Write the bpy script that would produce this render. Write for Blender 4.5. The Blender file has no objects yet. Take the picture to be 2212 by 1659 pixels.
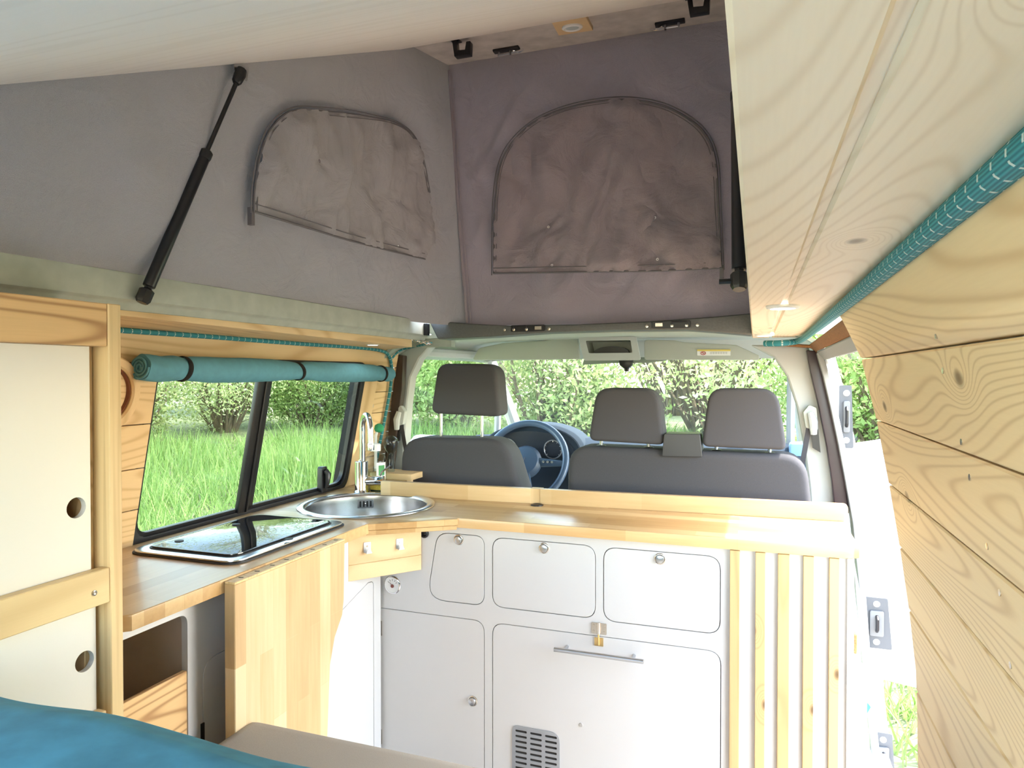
import bpy, bmesh, math, random
from mathutils import Vector, Matrix, noise
from mathutils.geometry import tessellate_polygon
import numpy as np
random.seed(7)
rng = np.random.default_rng(11)
SC = bpy.context.scene
COL = SC.collection

# ------------------------------------------------------------------ camera
FPX, YAW, PITCH = 1486.7, 0.33963, -0.013675
CAM = Vector((0, 0, 1.307))
cy, sy, cp, sp = math.cos(YAW), math.sin(YAW), math.cos(PITCH), math.sin(PITCH)
FW = Vector((-sy * cp, cy * cp, sp)); RT = Vector((cy, sy, 0)); UP = RT.cross(FW)
cd = bpy.data.cameras.new('camera'); cam = bpy.data.objects.new('camera', cd); COL.objects.link(cam)
cd.sensor_width = 36; cd.lens = FPX / 2212 * 36; cd.clip_start = 0.02; cd.clip_end = 300
cam.matrix_world = Matrix((( RT.x, UP.x, -FW.x, CAM.x), (RT.y, UP.y, -FW.y, CAM.y), (RT.z, UP.z, -FW.z, CAM.z), (0, 0, 0, 1)))
SC.camera = cam

# ------------------------------------------------------------------ sky, sun, exposure
SC.view_settings.view_transform = 'Standard'
SC.view_settings.look = 'None'
SC.view_settings.gamma = 1
SC.view_settings.exposure = 2.45
W = bpy.data.worlds.new('sky'); SC.world = W; W.use_nodes = True
wn = W.node_tree
bg = wn.nodes['Background']; st = wn.nodes.new('ShaderNodeTexSky')
st.sky_type = 'NISHITA'; st.sun_disc = False; st.sun_elevation = math.radians(48); st.sun_rotation = math.radians(60)
st.air_density = 1.0; st.dust_density = 0.8; st.ozone_density = 1.0
wb = wn.nodes.new('ShaderNodeMix'); wb.data_type = 'RGBA'; wb.blend_type = 'MULTIPLY'; wb.inputs[0].default_value = 1; wb.inputs[7].default_value = (1.13, 1.0, .86, 1)
wn.links.new(st.outputs[0], wb.inputs[6]); wn.links.new(wb.outputs[2], bg.inputs[0]); bg.inputs[1].default_value = 0.55
sd = bpy.data.lights.new('sun', 'SUN'); so = bpy.data.objects.new('sun', sd); COL.objects.link(so)
sd.energy = 3.2; sd.angle = math.radians(1.0); sd.color = (1, .96, .88)
so.rotation_euler = Vector((0.62, 0.22, 1.0)).to_track_quat('Z', 'Y').to_euler()
so.location = (6, 3, 9)

# ------------------------------------------------------------------ photo rays met with real planes (builds in metres)
def ray(px, py): return FW + RT * ((px - 1106) / FPX) - UP * ((py - 829.5) / FPX)
def onx(px, py, X): v = ray(px, py); return CAM + v * (X / v.x)
def ony(px, py, Y): v = ray(px, py); return CAM + v * (Y / v.y)
def onz(px, py, Z): v = ray(px, py); return CAM + v * ((Z - CAM.z) / v.z)
def onp(px, py, P, N):
    v = ray(px, py); N = Vector(N); return CAM + v * ((Vector(P) - CAM).dot(N) / v.dot(N))
V = Vector

# ------------------------------------------------------------------ mesh helpers
class MB:
    def __init__(s): s.bm = bmesh.new()
    def vs(s, pts): return [s.bm.verts.new(p) for p in pts]
    def face(s, vv):
        try: return s.bm.faces.new(vv)
        except ValueError: return None
    def poly(s, pts): s.face(s.vs(pts)); return s
    def prism(s, outer, vec, holes=()):
        vec = V(vec); loops = [[V(p) for p in outer]] + [[V(p) for p in h] for h in holes]
        flat = [p for l in loops for p in l]
        a = s.vs(flat); b = s.vs([p + vec for p in flat])
        if holes:
            for t in tessellate_polygon(loops):
                s.face([a[i] for i in t]); s.face([b[i] for i in reversed(t)])
        else:
            s.face(a); s.face(b[::-1])
        k = 0
        for l in loops:
            n = len(l)
            for i in range(n):
                j = (i + 1) % n; s.face([a[k + i], a[k + j], b[k + j], b[k + i]])
            k += n
        return s
    def box(s, x0, x1, y0, y1, z0, z1):
        return s.prism([(x0, y0, z0), (x1, y0, z0), (x1, y1, z0), (x0, y1, z0)], (0, 0, z1 - z0))
    def tube(s, pts, r, n=10, closed=False, squash=1.0, uv=False):
        pts = [V(p) for p in pts]; m = len(pts); rr = r if isinstance(r, (list, tuple)) else [r] * m
        rings = []; up = None
        for i, p in enumerate(pts):
            if closed: t = pts[(i + 1) % m] - pts[i - 1]
            else: t = pts[min(i + 1, m - 1)] - pts[max(i - 1, 0)]
            t.normalize()
            if up is None:
                up = V((0, 0, 1)) if abs(t.z) < .9 else V((1, 0, 0))
            u = (up - t * up.dot(t)).normalized(); w = t.cross(u); up = u
            rings.append(s.vs([p + (u * math.cos(a) + w * math.sin(a) * squash) * rr[i] for a in [2 * math.pi * k / n for k in range(n)]]))
        for i in range(m if closed else m - 1):
            A, B = rings[i], rings[(i + 1) % m]
            for k in range(n): s.face([A[k], A[(k + 1) % n], B[(k + 1) % n], B[k]])
        if not closed: s.face(rings[0][::-1]); s.face(rings[-1])
        if uv:
            ul = s.bm.loops.layers.uv.verify(); ln = [0]
            for i in range(1, m): ln.append(ln[-1] + (pts[i] - pts[i - 1]).length)
            idx = {v: (i, k) for i, rg in enumerate(rings) for k, v in enumerate(rg)}
            for f in s.bm.faces:
                ks = [idx[l.vert][1] for l in f.loops if l.vert in idx]
                for l in f.loops:
                    i, k = idx[l.vert]; kk = k + n if (k == 0 and max(ks) > n / 2) else k
                    l[ul].uv = (ln[i], kk / n)
        return s
    def lathe(s, prof, c, ax=(0, 0, 1), n=32, cap=True):
        c = V(c); ax = V(ax).normalized(); u = ax.orthogonal().normalized(); w = ax.cross(u); rings = []
        for r, h in prof:
            rings.append(s.vs([c + ax * h + (u * math.cos(a) + w * math.sin(a)) * max(r, 1e-4) for a in [2 * math.pi * k / n for k in range(n)]]))
        for A, B in zip(rings, rings[1:]):
            for k in range(n): s.face([A[k], A[(k + 1) % n], B[(k + 1) % n], B[k]])
        if cap: s.face(rings[0][::-1]); s.face(rings[-1])
        return s
    def cyl(s, a, b, r, n=20): a, b = V(a), V(b); return s.lathe([(r, 0), (r, (b - a).length)], a, b - a, n)
    def grid(s, fn, nu, nv, thick=None):
        g = [[s.bm.verts.new(fn(i / nu, j / nv)) for j in range(nv + 1)] for i in range(nu + 1)]
        for i in range(nu):
            for j in range(nv): s.face([g[i][j], g[i + 1][j], g[i + 1][j + 1], g[i][j + 1]])
        return s
    def bevel(s, w, seg=2, ang=40):
        s.bm.normal_update(); bmesh.ops.remove_doubles(s.bm, verts=s.bm.verts, dist=1e-6)
        bmesh.ops.recalc_face_normals(s.bm, faces=s.bm.faces)
        es = [e for e in s.bm.edges if len(e.link_faces) == 2 and e.calc_face_angle(0) > math.radians(ang)]
        bmesh.ops.bevel(s.bm, geom=es, offset=w, segments=seg, profile=.6, affect='EDGES', clamp_overlap=True)
        return s
    def solid(s, t):
        bmesh.ops.recalc_face_normals(s.bm, faces=s.bm.faces)
        bmesh.ops.solidify(s.bm, geom=list(s.bm.faces), thickness=t); return s
    def build(s, name, mat, parent=None, smooth=35, sub=0):
        bmesh.ops.recalc_face_normals(s.bm, faces=s.bm.faces)
        off = V((0, 0, 0)); q = parent
        while q is not None: off += q.location; q = q.parent
        if parent is None:
            vv = s.bm.verts; off = V(((min(v.co.x for v in vv) + max(v.co.x for v in vv)) / 2, (min(v.co.y for v in vv) + max(v.co.y for v in vv)) / 2, min(v.co.z for v in vv)))
        bmesh.ops.translate(s.bm, verts=s.bm.verts, vec=-off)
        me = bpy.data.meshes.new(name); s.bm.to_mesh(me); s.bm.free()
        if smooth:
            me.shade_smooth(); me.set_sharp_from_angle(angle=math.radians(smooth))
        if mat: me.materials.append(mat)
        o = bpy.data.objects.new(name, me); COL.objects.link(o)
        if parent is None: o.location = off
        else: o.parent = parent
        if sub:
            m = o.modifiers.new('sub', 'SUBSURF'); m.levels = sub; m.render_levels = sub
        return o

def tag(o, label=None, cat=None, group=None, kind=None):
    if label: o['label'] = label
    if cat: o['category'] = cat
    if group: o['group'] = group
    if kind: o['kind'] = kind
    return o
def thing(name, loc, label, cat, group=None):
    o = bpy.data.objects.new(name, None); o.empty_display_size = .05; COL.objects.link(o); o.location = loc
    return tag(o, label, cat, group)
def struct_e(name, loc, label=None):
    o = bpy.data.objects.new(name, None); COL.objects.link(o); o.location = loc
    return tag(o, label, None, None, 'structure')
def copy_tree(o, parent=None):
    c = o.copy(); COL.objects.link(c)
    if parent: c.parent = parent
    for ch in [x for x in bpy.data.objects if x.parent == o]: copy_tree(ch, c)
    return c
def rpoly(pts, r, n=6):
    """round the corners of a planar polygon (3D points); r number or list"""
    out = []; m = len(pts)
    for i in range(m):
        p, a, b = V(pts[i]), V(pts[i - 1]), V(pts[(i + 1) % m]); ri = r[i] if isinstance(r, (list, tuple)) else r
        if ri <= 0: out.append(p); continue
        u = (a - p); w = (b - p); lu, lw = u.length, w.length; u /= lu; w /= lw
        h = math.acos(max(-1, min(1, u.dot(w)))) / 2
        d = min(ri / math.tan(h), lu * .48, lw * .48)
        A, B = p + u * d, p + w * d
        for k in range(n + 1):
            t = k / n; out.append(A * (1 - t) ** 2 + p * 2 * t * (1 - t) + B * t * t)
    return out
def inset(pts, d):
    c = sum((V(p) for p in pts), V()) / len(pts); out = []
    for p in pts:
        v = V(p) - c; out.append(c + v * max(0, 1 - d / v.length))
    return out
def offset_rect(x0, x1, z0, z1, y, r, g=0):
    return rpoly([(x0 - g, y, z0 - g), (x1 + g, y, z0 - g), (x1 + g, y, z1 + g), (x0 - g, y, z1 + g)], r + g)
def spline(pts, n=8):
    pts = [V(p) for p in pts]; out = []
    for i in range(len(pts) - 1):
        p0, p1, p2, p3 = pts[max(i - 1, 0)], pts[i], pts[i + 1], pts[min(i + 2, len(pts) - 1)]
        for k in range(n):
            t = k / n
            out.append(.5 * ((2 * p1) + (-p0 + p2) * t + (2 * p0 - 5 * p1 + 4 * p2 - p3) * t * t + (-p0 + 3 * p1 - 3 * p2 + p3) * t ** 3))
    out.append(pts[-1]); return out

# ------------------------------------------------------------------ materials
def new(name):
    m = bpy.data.materials.new(name); m.use_nodes = True; nt = m.node_tree
    return m, nt, nt.nodes['Principled BSDF']
def N(nt, t, **k):
    n = nt.nodes.new(t)
    for a, b in k.items():
        if a[0] == '_': n.inputs[int(a[1:])].default_value = b
        else: setattr(n, a, b)
    return n
def L(nt, a, b): nt.links.new(a, b)
def M(nt, op, a, b=None, c=None):
    n = nt.nodes.new('ShaderNodeMath'); n.operation = op
    for i, x in enumerate((a, b, c)):
        if x is None: continue
        if isinstance(x, (int, float)): n.inputs[i].default_value = x
        else: L(nt, x, n.inputs[i])
    return n.outputs[0]
def ramp(nt, fac, stops):
    r = nt.nodes.new('ShaderNodeValToRGB'); L(nt, fac, r.inputs[0]); e = r.color_ramp.elements
    while len(e) < len(stops): e.new(.5)
    for x, (p, c) in zip(e, stops): x.position = p; x.color = (*c, 1)
    return r.outputs[0]
def mix(nt, fac, a, b, bt='MIX'):
    n = nt.nodes.new('ShaderNodeMix'); n.data_type = 'RGBA'; n.blend_type = bt
    for i, x in ((0, fac), (6, a), (7, b)):
        if isinstance(x, (int, float)): n.inputs[i].default_value = x
        elif isinstance(x, tuple): n.inputs[i].default_value = (*x, 1)
        else: L(nt, x, n.inputs[i])
    return n.outputs[2]
def objco(nt, order='xyz', scale=(1, 1, 1)):
    tc = nt.nodes.new('ShaderNodeTexCoord'); s = nt.nodes.new('ShaderNodeSeparateXYZ'); L(nt, tc.outputs['Object'], s.inputs[0])
    c = nt.nodes.new('ShaderNodeCombineXYZ')
    for i, a in enumerate(order): L(nt, M(nt, 'MULTIPLY', s.outputs['xyz'.index(a)], scale[i]), c.inputs[i])
    return c.outputs[0]
def tex(nt, kind, vec, **k):
    n = N(nt, kind, **k); L(nt, vec, n.inputs['Vector']); return n
def setin(n, **k):
    for a, b in k.items(): n.inputs[a.replace('_', ' ')].default_value = b
    return n
def bump(nt, bs, h, st=.3, dist=.002):
    b = nt.nodes.new('ShaderNodeBump'); b.inputs['Strength'].default_value = st; b.inputs['Distance'].default_value = dist
    L(nt, h, b.inputs['Height']); L(nt, b.outputs[0], bs.inputs['Normal'])
def plain(name, col, rough=.5, metal=0, nz=0, nsc=300, bmp=0, spec=.5, var=0):
    m, nt, bs = new(name); bs.inputs['Base Color'].default_value = (*col, 1)
    setin(bs, Roughness=rough, Metallic=metal); bs.inputs['Specular IOR Level'].default_value = spec
    co = objco(nt); nn = setin(tex(nt, 'ShaderNodeTexNoise', co), Scale=nsc, Detail=4.0)
    if nz:
        L(nt, mix(nt, nn.outputs[0], tuple(c * (1 - nz) for c in col), tuple(min(1, c * (1 + nz)) for c in col)), bs.inputs['Base Color'])
    if bmp: bump(nt, bs, nn.outputs[0], bmp, .001)
    return m
def pine(name, order, light, mid, dark, rough=.5, rings=22, knots=2.2, s=5.0, stretch=.12, seed=0.0, line=.5):
    """order[0] is the axis the grain runs along"""
    m, nt, bs = new(name)
    co = objco(nt, order, (stretch, 1, 1)); ad = N(nt, 'ShaderNodeVectorMath', operation='ADD'); L(nt, co, ad.inputs[0]); ad.inputs[1].default_value = (seed, seed * 1.7, seed * .3)
    v = ad.outputs[0]
    n1 = setin(tex(nt, 'ShaderNodeTexNoise', v), Scale=s, Detail=1.5, Roughness=.35)
    co2 = objco(nt, order, (.55, 1, .9)); ad2 = N(nt, 'ShaderNodeVectorMath', operation='ADD'); L(nt, co2, ad2.inputs[0]); ad2.inputs[1].default_value = (seed * 2, seed, seed)
    vo = setin(tex(nt, 'ShaderNodeTexVoronoi', ad2.outputs[0], voronoi_dimensions='2D'), Scale=knots)
    d = vo.outputs['Distance']
    kn = M(nt, 'MULTIPLY', M(nt, 'POWER', 2.718, M(nt, 'MULTIPLY', M(nt, 'MULTIPLY', d, d), -110.0)), 5.5 / rings)
    f = M(nt, 'ADD', n1.outputs[0], kn)
    w = M(nt, 'SINE', M(nt, 'MULTIPLY', f, rings * 6.283))
    w = M(nt, 'POWER', M(nt, 'MULTIPLY_ADD', w, .5, .5), 5.0)
    fine = setin(tex(nt, 'ShaderNodeTexNoise', objco(nt, order, (.04, 1, 1))), Scale=420.0, Detail=2.0)
    lo = setin(tex(nt, 'ShaderNodeTexNoise', v), Scale=3.0, Detail=2.0)
    base = mix(nt, lo.outputs[0], light, mid)
    c = mix(nt, M(nt, 'MULTIPLY', w, line), base, dark)
    c = mix(nt, M(nt, 'MULTIPLY', fine.outputs[0], .18), c, dark)
    kc = ramp(nt, d, [(0.0, (0, 0, 0)), (.0042 * knots, (.15, .15, .15)), (.010 * knots, (1, 1, 1))])
    c = mix(nt, kc, tuple(x * .38 for x in dark), c)
    L(nt, c, bs.inputs['Base Color']); setin(bs, Roughness=rough)
    bump(nt, bs, w, .06, .0004)
    return m
def block(name, order, cols, w=.28, h=.045, rough=.38, seed=0.0):
    """butcher block: staves along order[0], across order[1]"""
    m, nt, bs = new(name); co = objco(nt, order)
    br = N(nt, 'ShaderNodeTexBrick'); L(nt, co, br.inputs['Vector']); br.offset = .37; br.offset_frequency = 2
    br.inputs['Color1'].default_value = (0, 0, 0, 1); br.inputs['Color2'].default_value = (1, 1, 1, 1); br.inputs['Mortar'].default_value = (.35, .35, .35, 1)
    setin(br, Scale=1.0); br.inputs['Mortar Size'].default_value = .0004; br.inputs['Brick Width'].default_value = w; br.inputs['Row Height'].default_value = h
    gr = setin(tex(nt, 'ShaderNodeTexNoise', objco(nt, order, (.07, 1, 1))), Scale=90.0, Detail=3.0)
    lo = setin(tex(nt, 'ShaderNodeTexNoise', objco(nt, order, (.25, 1, 1))), Scale=14.0, Detail=1.0)
    f = M(nt, 'ADD', M(nt, 'MULTIPLY', br.outputs[0], .5), M(nt, 'MULTIPLY', gr.outputs[0], .35))
    f = M(nt, 'ADD', f, M(nt, 'MULTIPLY', lo.outputs[0], .3))
    L(nt, ramp(nt, f, [(.15, cols[0]), (.5, cols[1]), (.85, cols[2])]), bs.inputs['Base Color']); setin(bs, Roughness=rough)
    bs.inputs['Coat Weight'].default_value = .25; bs.inputs['Coat Roughness'].default_value = .15
    bump(nt, bs, gr.outputs[0], .06, .0006); return m
def glassy(name, tint, refl_rough=.0):
    m = bpy.data.materials.new(name); m.use_nodes = True; nt = m.node_tree; nt.nodes.remove(nt.nodes['Principled BSDF'])
    out = nt.nodes['Material Output']; tr = N(nt, 'ShaderNodeBsdfTransparent'); tr.inputs[0].default_value = (*tint, 1)
    gl = N(nt, 'ShaderNodeBsdfGlossy'); gl.inputs['Roughness'].default_value = refl_rough
    lw = N(nt, 'ShaderNodeLayerWeight'); fz = M(nt, 'MULTIPLY_ADD', M(nt, 'POWER', lw.outputs['Facing'], 5.0), .9, .025)
    mx = N(nt, 'ShaderNodeMixShader'); L(nt, fz, mx.inputs[0]); L(nt, tr.outputs[0], mx.inputs[1]); L(nt, gl.outputs[0], mx.inputs[2]); L(nt, mx.outputs[0], out.inputs[0])
    return m
def canvas(name, col):
    m, nt, bs = new(name); co = objco(nt)
    f = setin(tex(nt, 'ShaderNodeTexNoise', co), Scale=900.0, Detail=2.0)
    g = setin(tex(nt, 'ShaderNodeTexNoise', co), Scale=9.0, Detail=5.0); g.inputs['Distortion'].default_value = .8
    r = M(nt, 'ADD', M(nt, 'MULTIPLY', g.outputs[0], 1.0), M(nt, 'MULTIPLY', f.outputs[0], .12))
    cc = mix(nt, f.outputs[0], tuple(c * .86 for c in col), tuple(c * 1.12 for c in col)); L(nt, cc, bs.inputs['Base Color'])
    setin(bs, Roughness=.5); bs.inputs['Sheen Weight'].default_value = .2; bump(nt, bs, r, .8, .035)
    tl = N(nt, 'ShaderNodeBsdfTranslucent'); L(nt, cc, tl.inputs[0]); mx = N(nt, 'ShaderNodeMixShader'); mx.inputs[0].default_value = .012
    L(nt, bs.outputs[0], mx.inputs[1]); L(nt, tl.outputs[0], mx.inputs[2]); L(nt, mx.outputs[0], nt.nodes['Material Output'].inputs[0]); return m
def leafmat(name, a, b, trans=.5):
    m = bpy.data.materials.new(name); m.use_nodes = True; nt = m.node_tree; nt.nodes.remove(nt.nodes['Principled BSDF']); out = nt.nodes['Material Output']
    ge = N(nt, 'ShaderNodeNewGeometry'); c = mix(nt, ge.outputs['Random Per Island'], a, b)
    df = N(nt, 'ShaderNodeBsdfDiffuse'); tl = N(nt, 'ShaderNodeBsdfTranslucent'); mx = N(nt, 'ShaderNodeMixShader'); mx.inputs[0].default_value = trans
    L(nt, c, df.inputs[0]); L(nt, c, tl.inputs[0]); L(nt, df.outputs[0], mx.inputs[1]); L(nt, tl.outputs[0], mx.inputs[2]); L(nt, mx.outputs[0], out.inputs[0]); return m

PL, PM, PD = (.83, .63, .36), (.74, .51, .26), (.48, .27, .10)
M_pine_y = pine('pine_lengthwise', 'yzx', PL, PM, PD, seed=1.3)
M_pine_wall = pine('pine_wall_planks', 'yzx', (.88, .68, .42), (.82, .60, .33), (.54, .33, .15), rings=60, knots=4.0, s=4.2, seed=3.1, line=.55)
M_pine_ceil = pine('pine_pale_planks', 'yxz', (.95, .80, .62), (.92, .75, .55), (.68, .50, .32), rings=56, knots=4.5, s=4.5, seed=5.7, line=.4)
M_pine_z = pine('pine_upright', 'zxy', PL, PM, PD, seed=2.2, rings=7, knots=1.5)
M_pine_x = pine('pine_crosswise', 'xzy', PL, PM, PD, seed=6.1, knots=6, rings=6, line=.35)
M_pine_rail = pine('pine_coarse_grain', 'yzx', (.80, .54, .27), (.74, .46, .20), (.36, .17, .06), rings=16, knots=.5, s=7, seed=9.2, line=.8)
M_slat = pine('pine_slat', 'zxy', (.66, .46, .22), (.58, .38, .16), (.36, .20, .08), knots=5.5, rings=5, s=12, seed=4.4, line=.35)
M_beech_y = block('block_lengthwise', 'yxz', [(.38, .21, .08), (.50, .31, .14), (.60, .41, .21)])
M_beech_x = block('block_crosswise', 'xyz', [(.34, .18, .06), (.47, .28, .11), (.60, .40, .19)])
M_beech_xz = block('block_ledge', 'xzy', [(.55, .34, .15), (.65, .44, .22), (.74, .54, .30)], h=.05)
M_beech_leaf = block('block_leaf', 'zyx', [(.42, .26, .11), (.56, .38, .19), (.68, .52, .31)], w=.42, h=.042)
M_ply = pine('plywood_edge', 'zxy', (.80, .60, .32), (.72, .50, .24), (.42, .24, .10), rings=3, knots=.3, s=60, seed=8.0, stretch=.02, line=.4)
M_white = plain('white_laminate', (.62, .61, .60), .32, bmp=.03, nsc=500)
M_cream = plain('cream_laminate', (.74, .71, .65), .35, bmp=.03, nsc=500)
M_dark = plain('dark_gap', (.02, .018, .016), .8)
M_brownin = plain('cabinet_inside', (.50, .40, .32), .5, nz=.08, nsc=30)
M_black = plain('black_plastic', (.012, .012, .014), .35)
M_blackm = plain('black_satin_metal', (.015, .015, .018), .3, metal=.2)
M_rubber = plain('black_rubber', (.018, .018, .02), .6)
M_steel = plain('brushed_steel', (.62, .62, .63), .22, metal=1)
M_chrome = plain('chrome', (.85, .85, .87), .06, metal=1)
M_nickel = plain('nickel', (.60, .56, .50), .25, metal=1)
M_alu = plain('aluminium', (.55, .56, .58), .3, metal=1)
M_brass = plain('brass', (.70, .50, .22), .3, metal=1)
M_canvas = canvas('grey_canvas', (.44, .425, .445))
M_canvas2 = canvas('plum_grey_canvas', (.43, .37, .405))
M_felt = plain('pale_green_grey_lining', (.40, .43, .37), .8, nz=.25, nsc=25, bmp=.3)
M_liner = plain('mottled_grey_lining', (.55, .50, .47), .75, nz=.4, nsc=18, bmp=.2)
M_header = plain('grained_grey_plastic', (.11, .115, .11), .5, nz=.2, nsc=140, bmp=.9)
M_board = pine('pale_woodgrain_board', 'xyz', (.92, .86, .81), (.89, .82, .77), (.70, .62, .55), rings=5, knots=.01, s=14, stretch=.06, seed=3, line=.22, rough=.6)
M_seat = plain('charcoal_seat_fabric', (.060, .058, .064), .85, nz=.35, nsc=900, bmp=.3)
M_trim = plain('grey_green_cab_trim', (.42, .46, .41), .6, bmp=.05)
M_trim_p = plain('pale_grey_pillar_trim', (.52, .54, .52), .55, bmp=.05)
M_visor = plain('sun_visor_vinyl', (.44, .46, .40), .6, bmp=.05)
M_dash = plain('blue_black_dashboard', (.022, .034, .05), .8, spec=.2)
M_dash2 = plain('slate_blue_wheel_rim', (.06, .10, .16), .35)
M_cork = plain('brown_carpet_edge', (.24, .11, .04), .95, nz=.6, nsc=220, bmp=1)
M_sealgrey = plain('grey_door_seal', (.30, .31, .31), .5)
M_body = plain('white_body_paint', (.85, .86, .85), .25)
M_pillar = plain('dark_plum_brown_pillar', (.028, .014, .02), .35, nz=.4, nsc=20)
M_pillar2 = plain('dark_brown_pillar', (.05, .03, .022), .4, nz=.4, nsc=20)
M_teal = plain('teal_cotton', (.11, .32, .42), .8, nz=.15, nsc=60, bmp=.15)
M_blanket = plain('teal_blue_velvet', (.08, .32, .50), .85, nz=.35, nsc=22, bmp=.25)
M_linen = plain('grey_beige_linen', (.36, .34, .30), .9, nz=.12, nsc=500, bmp=.2)
M_velcro = plain('black_velcro', (.01, .01, .01), .95, nz=.5, nsc=600, bmp=.5)
M_lampw = plain('white_lamp_ring', (.82, .82, .80), .35)
M_glass = glassy('clear_glass', (.95, .97, .95))
M_tint = glassy('tinted_side_glass', (.66, .69, .66))
M_bark = plain('grey_brown_bark', (.16, .12, .08), .9, nz=.4, nsc=12, bmp=.6)
M_birch = plain('white_birch_bark', (.55, .53, .50), .8, nz=.5, nsc=6, bmp=.3)
M_leafA = leafmat('fresh_green_leaves', (.22, .34, .10), (.50, .60, .26))
M_leafB = leafmat('olive_leaves', (.20, .28, .10), (.52, .55, .28))
M_leafC = leafmat('yellow_green_leaves', (.42, .52, .20), (.80, .85, .55))
M_grassb = leafmat('grass_blades', (.20, .34, .09), (.42, .55, .22), .35)
M_ground = plain('meadow_turf', (.19, .21, .11), .95, nz=.5, nsc=5, bmp=.8)
M_bounce_gravel = plain('pale_bounce_gravel', (.30, .225, .165), .95, nz=.4, nsc=30, bmp=.8)
def ropemat():
    m, nt, bs = new('teal_rope_with_white_flecks'); co = nt.nodes.new('ShaderNodeUVMap').outputs[0]
    sx = nt.nodes.new('ShaderNodeSeparateXYZ'); L(nt, co, sx.inputs[0]); u, v = sx.outputs[0], sx.outputs[1]
    rib = M(nt, 'MULTIPLY_ADD', M(nt, 'SINE', M(nt, 'MULTIPLY', v, 6.283 * 22)), .5, .5)
    c = mix(nt, rib, (.012, .15, .19), (.04, .30, .35))
    fr = M(nt, 'FRACT', M(nt, 'MULTIPLY', u, 42.0)); rg = M(nt, 'LESS_THAN', fr, .12); da = M(nt, 'GREATER_THAN', M(nt, 'FRACT', M(nt, 'MULTIPLY', v, 9.0)), .35)
    c = mix(nt, M(nt, 'MULTIPLY', M(nt, 'MULTIPLY', rg, da), .8), c, (.70, .78, .74))
    L(nt, c, bs.inputs['Base Color']); setin(bs, Roughness=.7); bump(nt, bs, rib, .4, .0008); return m
M_rope = ropemat()
def emit(name, col, s):
    m, nt, bs = new(name); bs.inputs['Base Color'].default_value = (.8, .8, .8, 1); bs.inputs['Emission Color'].default_value = (*col, 1); bs.inputs['Emission Strength'].default_value = s; return m
M_led = emit('lamp_diffuser', (1, .96, .88), 6.0)
def mirrorglass():
    m, nt, bs = new('black_glass_lid'); bs.inputs['Base Color'].default_value = (.01, .012, .015, 1); setin(bs, Roughness=.015, Metallic=0.0)
    bs.inputs['Specular IOR Level'].default_value = 1.0; bs.inputs['IOR'].default_value = 1.5; return m
M_hob = mirrorglass()
#PART2
# ------------------------------------------------------------------ shell: floor, walls, roof
def onw(px, py, off=0): return onp(px, py, (-1.415 + off, 0, .907), (1, 0, -.2))
def LW(y, z, off=0): return V((-1.415 + .2 * (z - .907) + off, y, z))
CT = .897                                             # worktop height
b = MB(); b.box(-1.62, .26, -.6, 2.42, -.04, 0); fl = tag(b.build('floor', plain('grey_floor_lining', (.20, .19, .18), .7, nz=.2)), 'grey van floor under the bed and cabinets', None, None, 'structure')

b = MB(); b.box(-1.345, -1.135, .0, 2.34, 1.452, 1.458); b.box(-1.35, -1.06, 2.325, 2.36, 1.41, 1.52); tag(b.build('light_leak_filler', M_felt), 'added filler blocking light leaks behind the roof lining', None, None, 'structure').name = 'trim_14'  # added blocks that stop daylight leaking past the left roof edge
wl = struct_e('wall_left', (-1.4, .9, 0), 'pine clad left van wall around the side window')
y0, y1, zt = 1.235, 2.165, 1.335
def wslab(mb, ya, yb, za, zb, o0=0, o1=-.018):
    mb.prism([LW(ya, za, o0), LW(yb, za, o0), LW(yb, zb, o0), LW(ya, zb, o0)], (o1 - o0, 0, 0))
b = MB(); wslab(b, -.6, 2.40, .0, .886, -.02, -.04); b.build('lower_panel', M_white, wl)
b = MB()
for za, zb in ((.888, .985), (.987, 1.085), (1.087, 1.19), (1.192, 1.333)): wslab(b, -.6, y0 + .012, za, zb, .0135)
for za, zb in ((.888, .99), (.992, 1.08), (1.082, 1.16), (1.162, 1.24), (1.242, 1.333)): wslab(b, y1 + .10, 2.43, za, zb)
b.bevel(.0012, 1); b.build('plank', M_pine_y, wl)
b = MB(); wslab(b, y1, y1 + .098, .888, 1.333, .006, -.012); b.bevel(.001, 1); tag(b.build('window_jamb', M_pine_z, wl), 'smooth upright pine reveal beside the window')
b = MB(); wslab(b, -.6, 2.395, 1.335, 1.425, .002); b.bevel(.001, 1); tag(b.build('header_board', M_pine_y, wl), 'pine board with knots above the window')
b = MB(); wslab(b, -.6, y0, .6, 1.43, -.02, -.05); wslab(b, y1, 2.40, .6, 1.43, -.02, -.05); wslab(b, y0, y1, 1.335, 1.43, -.02, -.05); b.build('backing', M_dark, wl)
# pelmet underside board
b = MB(); b.prism([(-1.14, .0, 1.433), (-1.14, 2.17, 1.404), (-1.325, 2.30, 1.401), (-1.325, .0, 1.415)], (0, 0, .032)); b.bevel(.001, 1)
tag(b.build('trim_1', M_pine_y), 'pine board under the roof edge above the side window', None, None, 'structure')
def downlight(c, nrm, r, label, group=None, block=None):
    t = thing('downlight', c, label, 'light', group); nrm = V(nrm)
    q = MB(); q.lathe([(r, 0), (r, .003), (r * .93, .0055), (r * .74, .006), (r * .72, .004)], c, nrm, 40, cap=False); q.face([]) if False else None
    q.build('trim_ring', M_lampw, t)
    q = MB(); q.lathe([(r * .73, .001), (r * .73, .0042)], c, nrm, 40); q.build('diffuser', M_led, t); return t
downlight(onp(567, 716, (-1.14, 0, 1.427), (-.08, 0, 1)) , (0, 0, -1), .022, 'round white downlight in the pine board over the first half of the side window', 'downlights in the left pine board')
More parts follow.
